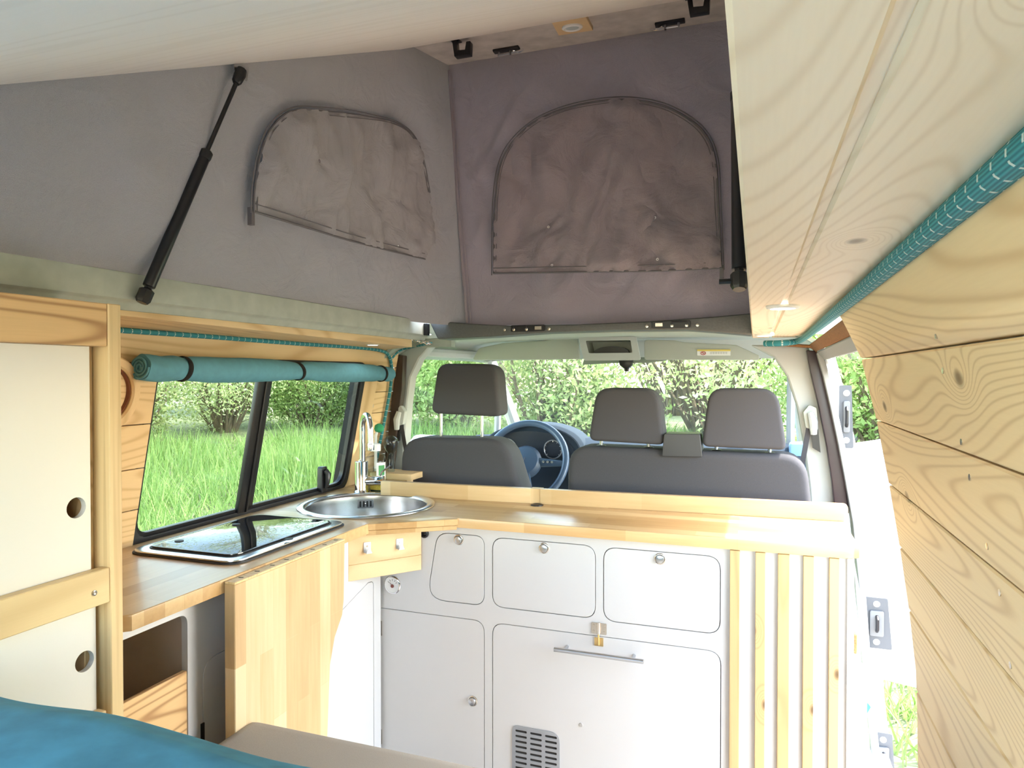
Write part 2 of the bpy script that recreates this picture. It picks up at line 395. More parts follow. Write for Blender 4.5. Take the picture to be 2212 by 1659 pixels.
downlight(onp(805, 742, (-1.14, 0, 1.411), (-.02, 0, 1)) , (0, 0, -1), .022, 'round white downlight in the left pine board nearest the tap', 'downlights in the left pine board')

# window with sliding panes
wi = struct_e('window_1', LW(1.7, .9), 'black rubber framed sliding side window')
def wloop(d, r, off):
    return [LW(p[1], p[2], off) for p in rpoly([(0, y0 + d, .893 + d * 1.0), (0, y1 - d, .893 + d * 1.0), (0, y1 - d, zt + .012 - d), (0, y0 + d, zt + .012 - d)], r)]
b = MB(); b.prism(wloop(-.004, .05, .010), (-.030, 0, 0), [wloop(.016, .045, .010)]); b.bevel(.002, 2, 50); b.build('window_frame', M_rubber, wi)
b = MB(); b.prism(wloop(.014, .045, .002), (-.016, 0, 0), [wloop(.026, .04, .002)]); b.bevel(.0015, 1, 50); tag(b.build('inner_seal', M_black, wi), 'glossy black inner edge of the window frame')
ym = onw(553, 960)[1]
b = MB()
for ya, yb, o in ((ym - .046, ym - .016, .012), (ym - .016, ym - .008, .016), (ym - .008, ym + .024, .004)):
    b.prism([LW(ya, .905, o), LW(yb, .905, o), LW(yb, zt, o), LW(ya, zt, o)], (-.014, 0, 0))
b.bevel(.003, 2); b.build('divider', M_black, wi)
for ya, yb, o in ((y0 + .02, ym, -.004), (ym - .02, y1 - .02, .001)):
    b = MB(); b.prism([LW(ya, .908, o), LW(yb, .908, o), LW(yb, zt, o), LW(ya, zt, o)], (-.004, 0, 0)); b.build('glass_pane', M_tint, wi)
b = MB(); b.prism([LW(y0 + .03, .911, .004), LW(y1 - .03, .911, .004), LW(y1 - .03, .919, .004), LW(y0 + .03, .919, .004)], (-.006, 0, 0)); b.build('track', M_blackm, wi)
c = onw(701, 1055, .02)
b = MB(); b.prism(rpoly([c + V((0, -.018, -.012)), c + V((0, .018, -.012)), c + V((0, .012, .03)), c + V((0, .016, .075)), c + V((0, -.014, .075)), c + V((0, -.016, .03))], .008), (-.018, 0, 0)); b.bevel(.003, 2)
b.tube([c + V((.004, 0, .062)), c + V((.012, .004, .05)), c + V((.010, .002, .02)), c + V((.004, 0, .0))], [.009, .011, .008, .006], 10); b.build('latch', M_black, wi)

# roof rail, header bar
b = MB(); pr = [(-1.10, 1.497), (-1.10, 1.447), (-1.113, 1.443), (-1.12, 1.428), (-1.16, 1.432), (-1.19, 1.47), (-1.15, 1.503)]
b.prism([(x, -.3, z) for x, z in pr], (0, 2.53, 0)); b.bevel(.004, 2, 25)
tag(b.build('trim_2', M_felt), 'pale grey-green lining of the left roof edge', None, None, 'structure')
top = [(925, 692), (1020, 699), (1100, 703), (1250, 700), (1400, 694), (1540, 684), (1625, 676)]
bot = [(1625, 724), (1560, 718), (1480, 712), (1330, 713), (1180, 718), (1060, 727), (945, 733)]
b = MB(); b.prism([ony(x, y, 2.20) for x, y in top + bot], (0, .10, 0)); b.bevel(.008, 3, 50)
hb = tag(b.build('trim_3', M_header), 'grained grey plastic bar across the front edge of the roof opening', None, None, 'structure')
# rear fixed roof and raised roof
S0, SK = 1.388, .485
def roofz(y): return S0 + SK * y
b = MB(); b.box(-1.62, .26, -.6, .24, 1.503, 1.53)
tag(b.build('ceiling', M_board), 'fixed rear part of the van roof behind the tent', None, None, 'structure')
b = MB(); b.prism([(-1.36, 0.0, 1.455), (-1.36, 2.5, 1.455), (-1.125, 2.5, 1.507), (-1.125, 0, 1.507)], (-.0, 0, .02))
b.prism([(-1.125, 2.33, 1.505), (.02, 2.33, 1.505), (.02, 2.5, 1.46), (-1.125, 2.5, 1.46)], (0, 0, .02))
b.prism([(-.005, 0.0, 1.45), (-.005, 2.5, 1.45), (.25, 2.5, 1.44), (.25, 0, 1.44)], (0, 0, .02))
tag(b.build('ceiling_outer', M_body), 'white outer roof skin around the opening', None, None, 'structure'); bpy.data.objects['ceiling_outer'].name = 'trim_12'

YB = 1.93
bd = MB(); bd.prism([(-1.035, .2, roofz(.2)), (.02, .2, roofz(.2)), (.02, YB + .02, roofz(YB + .02)), (-1.035, YB - .03, roofz(YB - .03))], (0, 0, .016)); bd.bevel(.003, 2)
rb = tag(bd.build('roof_board', M_board), 'large pale wood-grain board lining the underside of the raised roof', 'panel')
def LN(y): return 2.343 + .19 * (y - YB)
b = MB(); b.prism([(-1.16, YB - .06, LN(YB - .06)), (.12, YB - .06, LN(YB - .06)), (.12, 2.32, LN(2.32)), (-1.16, 2.32, LN(2.32))], (0, 0, .02))
b.prism([(-1.2, .1, 1.5), (.1, .1, 1.5), (.1, YB, 2.36), (-1.2, YB, 2.36)], (0, 0, .03))
tag(b.build('ceiling', M_liner), 'mottled grey lining of the raised roof in front of the pale board', None, None, 'structure')
def onl(px, py, d=0): return onp(px, py, (0, YB, LN(YB) - d), (0, -.19, 1))

# ------------------------------------------------------------------ tent canvas
def lerp(a, b, t): return a + (b - a) * t
YF = 2.235
sb = [V((-1.105, .1, 1.49)), V((-1.105, 1.9, 1.49)), V((-1.10, 2.08, 1.487)), V((-1.04, 2.18, 1.482)), V((-.955, YF, 1.478))]
def top_at(y): return V((-1.035, y, roofz(y) + .02)) if y < 1.9 else V((-1.035 + (y - 1.9) * .02, y, LN(y) + .004))
def wr(p, s=5.5, a=.006):
    return (noise.noise(V(p) * s) + .5 * noise.noise(V(p) * s * 2.3 + V((5, 1, 2)))) * a
NB = 60
Bl = []
for i in range(NB + 1):
    t = i / NB
    if t < .75: Bl.append(V((-1.105, lerp(.1, 1.9, t / .75), 1.49)))
    else:
        q = spline(sb[1:], 12); Bl.append(q[min(len(q) - 1, int(round((t - .75) / .25 * (len(q) - 1))))])
def sidesurf(u, v):
    i = u * NB; k = min(int(i), NB - 1); B = Bl[k].lerp(Bl[k + 1], i - k)
    y = lerp(.15, 1.9, u / .75) if u < .75 else lerp(1.9, YF, (u - .75) / .25)
    T = top_at(y)
    if u >= .75:
        g = (u - .75) / .25; B = V(B); T = V((lerp(-1.035, -1.028, g), y, LN(y) + .004))
    P = B.lerp(T, v); e = math.sin(math.pi * v) ** .5
    P.x += (wr((0, P.y * 1.0 + P.z * .6, P.z * .5), 3.0, .032) + wr((5, P.y - P.z * .9, P.z * .3), 7.0, .009) + .004 * math.sin((P.y * .8 + P.z * .6) * 22) * max(0, u - .6)) * e * min(1, (1 - u) * 9)
    # taut fold running to the front corner
    return P
tn = thing('tent_canvas', (-.55, 2.2, 1.48), 'grey pop-up roof tent canvas with two zipped window flaps', 'tent')
b = MB(); b.grid(sidesurf, 120, 40); b.build('side_wall', M_canvas, tn, smooth=80)
def frontsurf(u, v):
    B = V((lerp(-.955, .045, u), YF, lerp(1.478, 1.47, u) - .012 * math.sin(math.pi * u) * 0)); T = V((lerp(-1.028, .045, u), YF + .0, LN(YF) + .004))
    P = B.lerp(T, v); e = math.sin(math.pi * v) ** .6
    f = .0
    a = math.atan2(P.x + 1.028, LN(YF) - P.z)
    r = math.hypot(P.x + 1.028, LN(YF) - P.z)
    f += math.sin(a * 26 + 2 * noise.noise(V((r * 2, 0, 0)))) * .006 * max(0, 1 - a / .75) * min(1, r * 2)
    P.y += (wr((P.x + P.z * .5, 0, P.z * .6 - P.x * .2), 4.0, .034) + wr((P.x * 1.5 - P.z, 2, P.z * .3), 9.0, .010) + f * 2.0) * e * min(1, u * 12)
    return P
b = MB(); b.grid(frontsurf, 110, 90); tag(b.build('front_wall', M_canvas2, tn, smooth=80), 'plum tinted front wall of the tent')
b = MB(); b.tube([(-.952, YF - .012, 1.485), (-.975, YF - .012, 1.75), (-1.0, YF - .01, 2.05), (-1.022, YF - .008, 2.38)], .005, 6, squash=.5)
b.tube([(-.938, YF - .012, 1.485), (-.962, YF - .012, 1.75), (-.989, YF - .01, 2.05), (-1.014, YF - .008, 2.37)], .003, 6, squash=.5); b.build('corner_seam', M_canvas2, tn)
def flap(loop, center, push, mat, dirv, eyes, zipr, name):
    """domed fabric panel inside its zip, dimpled at the eyelets"""
    m = MB(); n = len(loop); R = 22; c = V(center); rings = []
    for k in range(R + 1):
        s = k / R
        if k == 0: rings.append([m.bm.verts.new(c)]); continue
        rings.append([m.bm.verts.new(c.lerp(p, s)) for p in loop])
    def hh(p):
        q = min((p - l).length for l in loop[::3]); e = min(1, q / .03)
        h = .004 + .008 * e + wr((p.x + p.z * .4, p.y, p.z * .55), 6.5, .036) * e + wr((p.x * 1.6 - p.z * .5, p.y * 1.6, p.z * .35), 14, .010) * e
        for ey in eyes:
            dd = (p - ey).length; h -= .010 * math.exp(-(dd / .028) ** 2); h += .004 * math.sin(math.atan2(p.z - ey.z, (p.x - ey.x) + (p.y - ey.y)) * 5) * math.exp(-(dd / .08) ** 2) * min(1, dd / .02)
        return h
    for v in m.bm.verts: v.co = V(v.co) + V(dirv) * (hh(V(v.co)) + push)
    hs = [hh(e) for e in eyes]
    for e, h in zip(eyes, hs): e += V(dirv) * (h - .003)
    for j in range(n): m.face([rings[0][0], rings[1][j], rings[1][(j + 1) % n]])
    for k in range(1, R):
        for j in range(n): m.face([rings[k][j], rings[k + 1][j], rings[k + 1][(j + 1) % n], rings[k][(j + 1) % n]])
    f = m.build(name, mat, tn, smooth=80)
    return f
def dense(pts, step=.012):
    out = []
    m = len(pts)
    for i in range(m):
        a, b_ = pts[i], pts[(i + 1) % m]; k = max(1, int((b_ - a).length / step))
        out += [a.lerp(b_, j / k) for j in range(k)]
    return out
M_zip = plain('grey_zip_tape', (.15, .14, .15), .5)
def onside(px, py, d=.012):
    X = -1.07
    for _ in range(12):
        p = onx(px, py, X + d); y = min(max(p.y, .2), 2.2); zt_ = top_at(y).z; v = (p.z - 1.49) / (zt_ - 1.49); X = lerp(-1.105, -1.035, v)
    return p
side = spline([onside(x, y) for x, y in [(543, 458), (546, 400), (560, 325), (585, 272), (630, 239), (700, 241), (790, 252), (850, 266), (887, 292), (908, 340), (925, 430), (940, 566)]], 6)
bottom = spline([onside(x, y) for x, y in [(940, 566), (850, 545), (750, 520), (640, 487), (543, 458)]], 6)
cs = onside(740, 385)
eyesS = [onside(x, y) for x, y in ((673, 350), (868, 435), (673, 468), (863, 530))]
f1 = flap(dense(side + bottom[1:-1]), cs, 0, M_canvas, (1, 0, 0), eyesS, .003, 'window_flap'); tag(f1, 'zipped window flap in the side wall')
fr = lambda x, y: ony(x, y, YF - .016)
front = spline([fr(x, y) for x, y in [(1068, 592), (1069, 500), (1072, 420), (1083, 355), (1108, 308), (1160, 262), (1235, 232), (1330, 217), (1410, 224), (1470, 247), (1520, 287), (1545, 345), (1552, 450), (1559, 580)]], 6)
fb = spline([fr(x, y) for x, y in [(1559, 580), (1430, 586), (1300, 588), (1180, 590), (1068, 592)]], 6)
eyesF = [fr(x, y) for x, y in ((1183, 489), (1415, 471), (1191, 572), (1420, 560))]
f2 = flap(dense(front + fb[1:-1]), fr(1310, 420), 0, M_canvas2, (0, -1, 0), eyesF, .003, 'window_flap'); tag(f2, 'zipped window flap in the front wall')
for fl_, path, dv in ((f1, side, V((.006, 0, 0))), (f2, front, V((0, -.006, 0)))):
    b = MB(); b.tube([p + dv for p in path], .0034, 6, squash=.6)
    up = [p + dv + ((p - (cs if fl_ is f1 else fr(1310, 420))).normalized()) * .009 for p in path]
    b.tube(up, .002, 5); b.tube([p - (p - (cs if fl_ is f1 else fr(1310, 420))).normalized() * .010 + dv * 1.4 for p in path], .0012, 5)
    e = path[0] if fl_ is f1 else path[-1]
    b.box(e.x - .006, e.x + .006, e.y - .006, e.y + .004, e.z - .03, e.z + .01); b.build('zip', M_zip, fl_)
for fl_, pts, bp in ((f1, bottom, V((.008, 0, 0))), (f2, fb, V((0, -.010, 0)))):
    b = MB(); b.tube([p + bp + V((0, 0, .0)) for p in pts], .003, 5, squash=.5); b.tube([p + bp * 1.2 + V((0, 0, .018)) for p in pts], .0016, 5); b.build('bottom_seam', M_zip, fl_)
for fl_, ee, dv in ((f1, eyesS, V((1, 0, 0))), (f2, eyesF, V((0, -1, 0)))):
    for e in ee:
        b = MB(); b.lathe([(.0062, -.006), (.0062, .003), (.0045, .006), (.002, .006), (.0018, .003)], e, dv, 14); b.build('eyelet', M_chrome, fl_)
# side walls of the tent the shelf hides
b = MB(); b.prism([(.03, .1, 1.46), (.03, YF + .06, 1.46), (.03, YF + .06, 2.41), (.03, 1.9, 2.345), (.03, .15, 1.5)], (.004, 0, 0)); b.build('side_wall', M_canvas, tn)

# gas struts
def strut(a, bb, split, label):
    t = thing('gas_strut', a, label, 'gas strut', 'gas struts holding the roof'); a, bb = V(a), V(bb); m = a.lerp(bb, split); dn = (bb - a).normalized()
    q = MB(); q.cyl(a + dn * .03, m, .0115, 20); q.bevel(.002, 2, 50); q.build('cylinder', M_blackm, t)
    q = MB(); q.lathe([(.0118, 0), (.0128, .004), (.0128, .016), (.009, .020)], m - dn * .006, dn, 20); q.build('collar', M_black, t)
    q = MB(); q.cyl(m, bb - dn * .03, .0045, 14); q.build('rod', M_black, t)
    q = MB(); q.lathe([(.010, 0), (.0135, .006), (.0135, .026), (.007, .030), (.007, .036)], a - dn * .004, dn, 8); q.tube([a + dn * .01, a + dn * .01 + V((-.03, 0, 0))], .005, 8); q.build('end_fitting', M_black, t)
    q = MB(); q.lathe([(.007, -.034), (.010, -.030), (.012, -.010), (.010, .002)], bb, dn, 10); q.build('end_fitting', M_black, t)
    return t
A = onx(308, 650, -1.085); B = onx(522, 152, -1.02)
s1 = strut(A, B, .60, 'black gas strut on the left side wall of the roof tent')
b = MB(); b.prism([B + V((-.006, -.012, -.012)), B + V((-.006, .024, -.012)), B + V((-.006, .030, .022)), B + V((-.006, -.02, .022))], (-.003, 0, 0)); b.prism([B + V((-.008, -.02, .020)), B + V((.026, -.02, .020)), B + V((.026, .03, .04)), B + V((-.008, .03, .04))], (0, 0, .002)); b.build('bracket', M_alu, s1)
strut(V((-.024, 1.13, 1.443)), V((-.034, 1.31, 2.0)), .60, 'black gas strut half hidden behind the right overhead planks')

# hooks, roof light, catches on the lining
def hook(c, label):
    c = V(c); t = tag(MB_hook(c), label, 'hook', 'black hooks on the roof lining'); return t
def MB_hook(c):
    m = MB(); w = .012
    def seg(pts):
        m.prism([c + V(p) for p in pts], (0, 0, 0.0001)) if False else None
    # U shape seen from below: two legs down, bar between
    pr_ = [(-.030, 0), (-.016, 0), (-.012, -.034), (.014, -.036), (.018, -.012), (.032, -.012), (.030, -.052), (-.022, -.052)]
    m.prism([c + V((x, -w, z)) for x, z in pr_], (0, 2 * w, 0)); m.bevel(.002, 2)
    m.prism([c + V((-.036, -.016, .0)), c + V((-.008, -.016, .0)), c + V((-.008, .016, .0)), c + V((-.036, .016, .0))], (0, 0, .010))
    return m.build('roof_hook', M_black)
hook(onl(992, 88, .002) + V((.01, 0, 0)), 'black hook on the roof lining beside the tent corner')
hook(onl(1500, -8, .002) + V((.01, 0, 0)), 'black hook at the top of the photo near the right planks')
q4 = [onl(1192, 50, .012), onl(1265, 36, .012), onl(1281, 66, .012), onl(1207, 77, .012)]
cc = sum(q4, V()) / 4; t = thing('roof_light', cc, 'square pine block with a round white lamp on the roof lining', 'light')
b = MB(); b.prism(q4, (0, 0, .016)); b.bevel(.001, 1); b.build('block', M_pine_x, t)
b = MB(); nn = V((0, .19, -1)).normalized(); b.lathe([(.031, 0), (.031, .004), (.026, .007), (.020, .004), (.019, .001)], cc, nn, 36); b.build('lamp_ring', M_lampw, t)
b = MB(); b.lathe([(.0195, .002), (.0195, .0045)], cc, nn, 30); b.build('diffuser', plain('frosted_lamp', (.55, .62, .62), .4), t)
def roof_catch(c, s, label):
    t = thing('roof_catch', c, label, 'catch', 'roof catches on the lining'); c = V(c)
    q = MB(); q.box(c.x - .035, c.x + .055, c.y - .012, c.y + .012, c.z - .008, c.z); q.bevel(.003, 2)
    if s < 0:
        for v in q.bm.verts: v.co.x = 2 * c.x - v.co.x
    q.build('base', M_black, t)
    q = MB()
    for k in (-1, 1): q.cyl((c.x + s * -.004, c.y + k * .0, c.z - .006), (c.x + s * -.004, c.y, c.z - .022), .004, 8)
    q.cyl((c.x + s * .036, c.y, c.z - .006), (c.x + s * .036, c.y, c.z - .022), .004, 8); q.cyl((c.x + s * -.008, c.y, c.z - .018), (c.x + s * .040, c.y, c.z - .018), .003, 8); q.build('handle_bar', M_alu, t)
    q = MB(); a0 = c + V((s * -.012, 0, -.010)); q.tube([a0, a0 + V((-s * .02, .006, -.004)), a0 + V((-s * .036, 0, -.002)), a0 + V((-s * .02, -.006, -.008)), a0 + V((0, 0, -.006))], .0035, 8); q.build('claw', M_chrome, t)
    return t
roof_catch(onl(1100, 104, .002), -1, 'black and silver catch on the roof lining beside the left hook')
roof_catch(onl(1440, 48, .002), 1, 'black and silver catch on the roof lining right of the roof light')
def bar_latch(px0, px1, py, mirror, label):
    a, b_ = ony(px0, py, 2.195), ony(px1, py, 2.195); c = (a + b_) / 2; w = (b_ - a).x / 2
    t = thing('bar_latch', c, label, 'latch', 'latches on the grained front bar'); s = -1 if mirror else 1
    q = MB(); q.prism(rpoly([c + V((-w, 0, -.011)), c + V((w, 0, -.011)), c + V((w, 0, .011)), c + V((-w, 0, .011))], .005), (0, .012, 0)); q.bevel(.001, 1); q.build('plate', M_black, t)
    q = MB(); q.tube([c + V((-s * w * .8, -.002, -.003)), c + V((-s * w * .8, -.006, .008)), c + V((-s * w * .05, -.006, .008)), c + V((-s * w * .05, -.002, -.003))], .0022, 8); q.build('bail', M_blackm, t)
    q = MB(); q.box(c.x + s * w * .62 - .012, c.x + s * w * .62 + .012, c.y - .005, c.y + .003, c.z - .006, c.z + .006); q.bevel(.001, 1); q.build('keeper', M_nickel, t)
    for k in (-.8, -.05, 1.25, -1.35):
        q = MB(); q.lathe([(.0055, 0), (.005, .003), (.002, .0035)], c + V((s * w * k, -.001, -.004)), (0, -1, 0), 12); q.build('screw', M_nickel, t)
bar_latch(1103, 1177, 709, False, 'black latch on the left half of the grained front bar')
bar_latch(1408, 1492, 701, True, 'black latch on the right half of the grained front bar')

# ------------------------------------------------------------------ overhead planks on the right
XS0, XS1, ZS = -.010, .142, 1.427
sh = MB(); yN, yE = -.5, 2.40
for xa, xb in ((XS0, .043), (.050, XS1 + .012)):
    sh.prism([(xa, yN, ZS), (xb, yN, ZS), (xb, 2.12 if xb > .1 else yE - .02, ZS), (xb - .03 if xb > .1 else xb, yE, ZS), (xa, yE, ZS)], (0, 0, .012))
sh.bevel(.0025, 1); sh.box(.042, .052, yN, yE - .02, ZS + .0035, ZS + .012)
tag(sh.build('trim_4', M_pine_ceil), 'pale grooved pine planks overhead on the right', None, None, 'structure')
downlight(onz(1691, 660, ZS), (0, 0, -1), .028, 'larger looking round white downlight in the right overhead planks', 'downlights in the right overhead planks')
downlight(onz(1652, 722, ZS), (0, 0, -1), .028, 'flat looking round white downlight at the far end of the right overhead planks', 'downlights in the right overhead planks')
rp = spline([V((.129, -.3, 1.420)), V((.129, .3, 1.420)), V((.129, .49, 1.420)), V((.130, 1.30, 1.414)), onz(1742, 726, 1.416), onz(1722, 737, 1.412), ony(1690, 741, 2.30), ony(1652, 742, 2.33)], 14)
b = MB(); b.tube(rp, .0095, 14, uv=True); tag(b.build('rope', M_rope), 'thick teal rope with white flecks along the right overhead planks', 'rope')

# right wall planks: profile from its front edge
YW = 1.30
edge = [(1801, 660), (1812, 678), (1836, 725), (1860, 775), (1893, 908), (1920, 1046), (1943, 1181), (1963, 1317), (1978, 1450), (1981, 1560), (1982, 1659), (1978, 1900)]
prof = [ony(x, y, YW) for x, y in edge]; prof = [(p.x, p.z) for p in prof] + [(.20, .0)]
def xat(z):
    for (xa, za), (xb, zb) in zip(prof, prof[1:]):
        if zb <= z <= za: return lerp(xa, xb, (za - z) / (za - zb))
    return prof[0][0] if z > prof[0][1] else prof[-1][0]
seam = [prof[0][1], prof[3][1], prof[4][1], prof[5][1], prof[6][1], prof[7][1], .78, .65, .5, .3, .1]
wr_ = MB()
for za, zb in zip(seam, seam[1:]):
    zs = [lerp(za - .001, zb + .001, k / 4) for k in range(5)]; o = [(xat(z), YW, z) for z in zs] + [(xat(z) + .014, YW, z) for z in reversed(zs)]
    wr_.prism(o, (0, -1.9, 0))
wr_.bevel(.0022, 1, 50)
tag(wr_.build('wall_right', M_pine_wall), 'curved pine plank wall on the right', None, None, 'structure')
b = MB()
b.prism([(x + .016, YW - .004, z) for x, z in prof[:-1]] + [(x + .05, YW - .004, z) for x, z in reversed(prof[:-1])], (0, -1.89, 0)); tag(b.build('trim_5', M_body), 'van side behind the right planks', None, None, 'structure')
for k, (px, py) in enumerate([(2022, 725), (2037, 800), (2077, 954), (2095, 1031), (2183, 1437), (2133, 1180), (2160, 1280)]):
    q = onp(px, py, (.19, 0, .9), (1, 0, .0))
    z = q.z; x = xat(z)
    for _ in range(6): q = onx(px, py, xat(q.z))
    b = MB(); b.lathe([(.0035, -.002), (.0035, .0006), (.001, .0008)], q, (-1, 0, 0), 10)
    b.build('screw', M_nickel, bpy.data.objects['wall_right'])
#PART3
# ------------------------------------------------------------------ kitchen worktop
YC, YL, XL = 1.815, 2.11, -1.055
SINK = V((-1.150, 1.885, CT)); SR = .212
b = MB()
outer = [(-1.41, .858), (-1.03, .858), (-1.0, .885), (-1.0, 1.655), (-.801, 1.798), (.20, 1.800), (.236, 1.815), (.236, 2.135), (-1.41, 2.30)]
hole = [(SINK.x + (SR - .012) * math.cos(a), SINK.y + (SR - .012) * math.sin(a)) for a in [2 * math.pi * k / 48 for k in range(48)]]
pan = [(x, y, CT - .028) for x, y in outer]; hl = [(x, y, CT - .028) for x, y in hole]
wt = thing('worktop', (-.6, 1.9, CT - .028), 'L-shaped beech block kitchen worktop around the sink', 'worktop')
# two boards meeting in a seam: left run and front run
left = [(-1.41, .858), (-1.03, .858), (-1.0, .885), (-1.0, 1.655), (-.965, 1.681), (-.965, 1.70), (-1.41, 1.70)]
def half(poly, sgn):
    return poly
b.prism([(x, y, CT - .028) for x, y in outer], (0, 0, .028), [hl]); b.bevel(.0022, 2, 60)
b.build('top', M_beech_x, wt)
b = MB(); b.prism([(-1.408, .860, CT), (-1.03, .860, CT), (-1.002, .887, CT), (-1.002, 1.655, CT), (-1.18, 1.662, CT), (-1.408, 1.66, CT)], (0, 0, .0006)); tag(b.build('left_run', M_beech_y, wt), 'lengthwise grained left run of the worktop')
b = MB(); b.prism([(-1.010, 1.651, CT - .0315), (-.803, 1.795, CT - .0315), (-.798, 1.788, CT - .0315), (-1.005, 1.643, CT - .0315)], (0, 0, .012))
b.prism([(-1.018, 1.650, CT - .0185), (-.803, 1.799, CT - .0185), (-.794, 1.787, CT - .0185), (-1.006, 1.640, CT - .0185)], (0, 0, .018)); b.bevel(.001, 1); tag(b.build('corner_edging', M_beech_x, wt), 'pale edging strip across the inner corner')
lg = thing('splash_ledge', (-.5, 2.11, CT), 'raised beech ledge along the back of the worktop before the seats', 'ledge')
def ly(x): return 2.055 + (x + 1.19) * .043
for xa, xb, w in ((-1.20, -.672, 0), (-.640, .246, 0)):
    b = MB(); b.prism(rpoly([(xa, ly(xa), CT + .0002), (xb, ly(xb), CT + .0002), (xb, ly(xb), .9445), (xa, ly(xa), .9445)], [0, 0, .012 if xb > 0 else .001, .001]), (0, .022, 0)); b.bevel(.0015, 2); b.build('ledge_board', M_beech_xz, lg)
b = MB(); b.prism([(-.674, ly(-.67) + .002, CT + .0002), (-.638, ly(-.64) + .002, CT + .0002), (-.638, ly(-.64) + .002, .9445), (-.674, ly(-.67) + .002, .9445)], (0, .03, 0)); tag(b.build('filler_block', M_pine_z, lg), 'upright filler block in the gap of the ledge')
b = MB(); b.lathe([(.020, 0), (.020, .003), (.014, .005), (.008, .003)], (-.643, 2.055, CT), (0, 0, 1), 24); tag(b.build('cable_grommet', M_black), 'small black round grommet in the worktop by the ledge gap', 'grommet')
b = MB(); b.box(-1.33, -1.16, 2.20, 2.31, CT + .03, CT + .052); b.box(-1.32, -1.20, 2.24, 2.31, CT, CT + .03); b.bevel(.002, 2); tag(b.build('corner_shelf', M_pine_x), 'small pine block shelf in the corner behind the sponge', 'shelf')

# sink
sk = thing('sink', SINK, 'round stainless steel sink set in the corner of the worktop', 'sink')
b = MB(); b.lathe([(SR + .001, .0005), (SR, .003), (SR - .008, .006), (SR - .018, .0055), (SR - .024, .001), (SR - .026, -.004)], SINK, (0, 0, 1), 72, cap=False); b.solid(.0008); b.build('rim', M_steel, sk)
b = MB(); b.lathe([(SR - .025, -.002), (SR - .027, -.02), (SR - .030, -.11), (SR - .045, -.135), (SR - .08, -.145), (.03, -.15), (.001, -.15)], SINK, (0, 0, 1), 72, cap=False)
brushed = plain('brushed_sink_bowl', (.42, .41, .40), .2, metal=1)
brushed.node_tree.nodes['Principled BSDF'].inputs['Anisotropic'].default_value = .7
b.build('bowl', brushed, sk)
o_ = V((-1.150 - .10, 1.885 + .1545, CT - .038)); dr = (SINK - o_); dr.z = 0; dr.normalize(); sdv = V((-dr.y, dr.x, 0))
o_ = SINK - dr * (SR - .0295); o_.z = CT - .030
b = MB(); b.prism(rpoly([o_ + sdv * sx * .026 + V((0, 0, sz * .014)) for sx, sz in ((-1, -1), (1, -1), (1, 1), (-1, 1))], .003), dr * .003); b.build('overflow_plate', M_alu, sk)
b = MB()
for k in (-1.5, -.5, .5, 1.5): b.prism(rpoly([o_ + dr * .003 + sdv * (k * .0115 + sx * .003) + V((0, 0, sz * .010)) for sx, sz in ((-1, -1), (1, -1), (1, 1), (-1, 1))], .0028), dr * .0006)
b.build('overflow_slots', M_dark, sk)
b = MB(); b.lathe([(.004, 0), (.003, .003), (.001, .0035)], o_ + dr * .003, dr, 10); b.build('screw', M_chrome, sk)
# faucet
F0 = onz(781, 1064, CT)
fa = thing('faucet', F0, 'tall chrome gooseneck tap behind the sink', 'tap')
b = MB(); b.lathe([(.026, 0), (.026, .004), (.0235, .008), (.0225, .012), (.0225, .108), (.020, .110), (.011, .111), (.011, .116)], F0, (0, 0, 1), 32); b.build('body', M_chrome, fa)
hx = RT.copy(); hz = V((0, 0, 1)); sdir = (RT * .5 - V((FW.x, FW.y, 0)) * .86).normalized()
N0 = F0 + V((0, 0, .108)) + V((.004, 0, 0)); gp = [N0, N0 + hz * .06, N0 + hz * .105]
R_ = .043; cc = N0 + hz * .115 + sdir * R_
gp += [cc - sdir * R_ * math.cos(a) + hz * R_ * 1.15 * math.sin(a) for a in [math.pi * k / 14 for k in range(15)]]
gp += [cc + sdir * (R_ + .002) - hz * .03, cc + sdir * (R_ + .004) - hz * .048]
b = MB(); b.tube(gp, .0098, 18); b.build('spout', M_chrome, fa)
b = MB(); b.lathe([(.0105, 0), (.0112, .003), (.0112, .022), (.009, .024)], gp[-1] + hz * .004, -hz, 18); b.build('aerator', M_chrome, fa)
L0 = F0 + hz * .040; ld = (hx * .96 + V((0, 0, .02))).normalized()
b = MB(); b.lathe([(.0165, 0), (.0165, .045), (.0160, .047), (.0160, .049), (.0168, .051), (.0168, .078), (.014, .080)], L0, ld, 26); b.build('mixer_handle', M_chrome, fa)
b = MB(); b.tube([L0 + ld * .062, L0 + ld * .07 + hz * .03, L0 + ld * .10 + hz * .052 ], .0035, 8); b.build('lever', M_chrome, fa)
# hob under its glass lid
hz0 = .0002
hb_ = [onz(277, 1195, .905), onz(545, 1114, .905), onz(762, 1133, .905), onz(500, 1221, .905)]
hx0, hx1, hy0, hy1 = -1.352, -1.048, 1.185, 1.618
hob = thing('hob', ((hx0 + hx1) / 2, (hy0 + hy1) / 2, CT), 'gas hob under a folded black glass lid beside the window', 'hob')
b = MB(); b.prism(rpoly([(hx0 - .004, hy0 - .004, CT + .0008), (hx1 + .004, hy0 - .004, CT + .0008), (hx1 + .004, hy1 + .004, CT + .0008), (hx0 - .004, hy1 + .004, CT + .0008)], .045, 8), (0, 0, .003)); tag(b.build('gasket', M_rubber, hob), 'black gasket under the steel rim')
b = MB(); b.prism(rpoly([(hx0, hy0, CT + .0038), (hx1, hy0, CT + .0038), (hx1, hy1, CT + .0038), (hx0, hy1, CT + .0038)], .042, 8), (0, 0, .0055)); b.bevel(.002, 2); b.build('steel_rim', M_steel, hob)
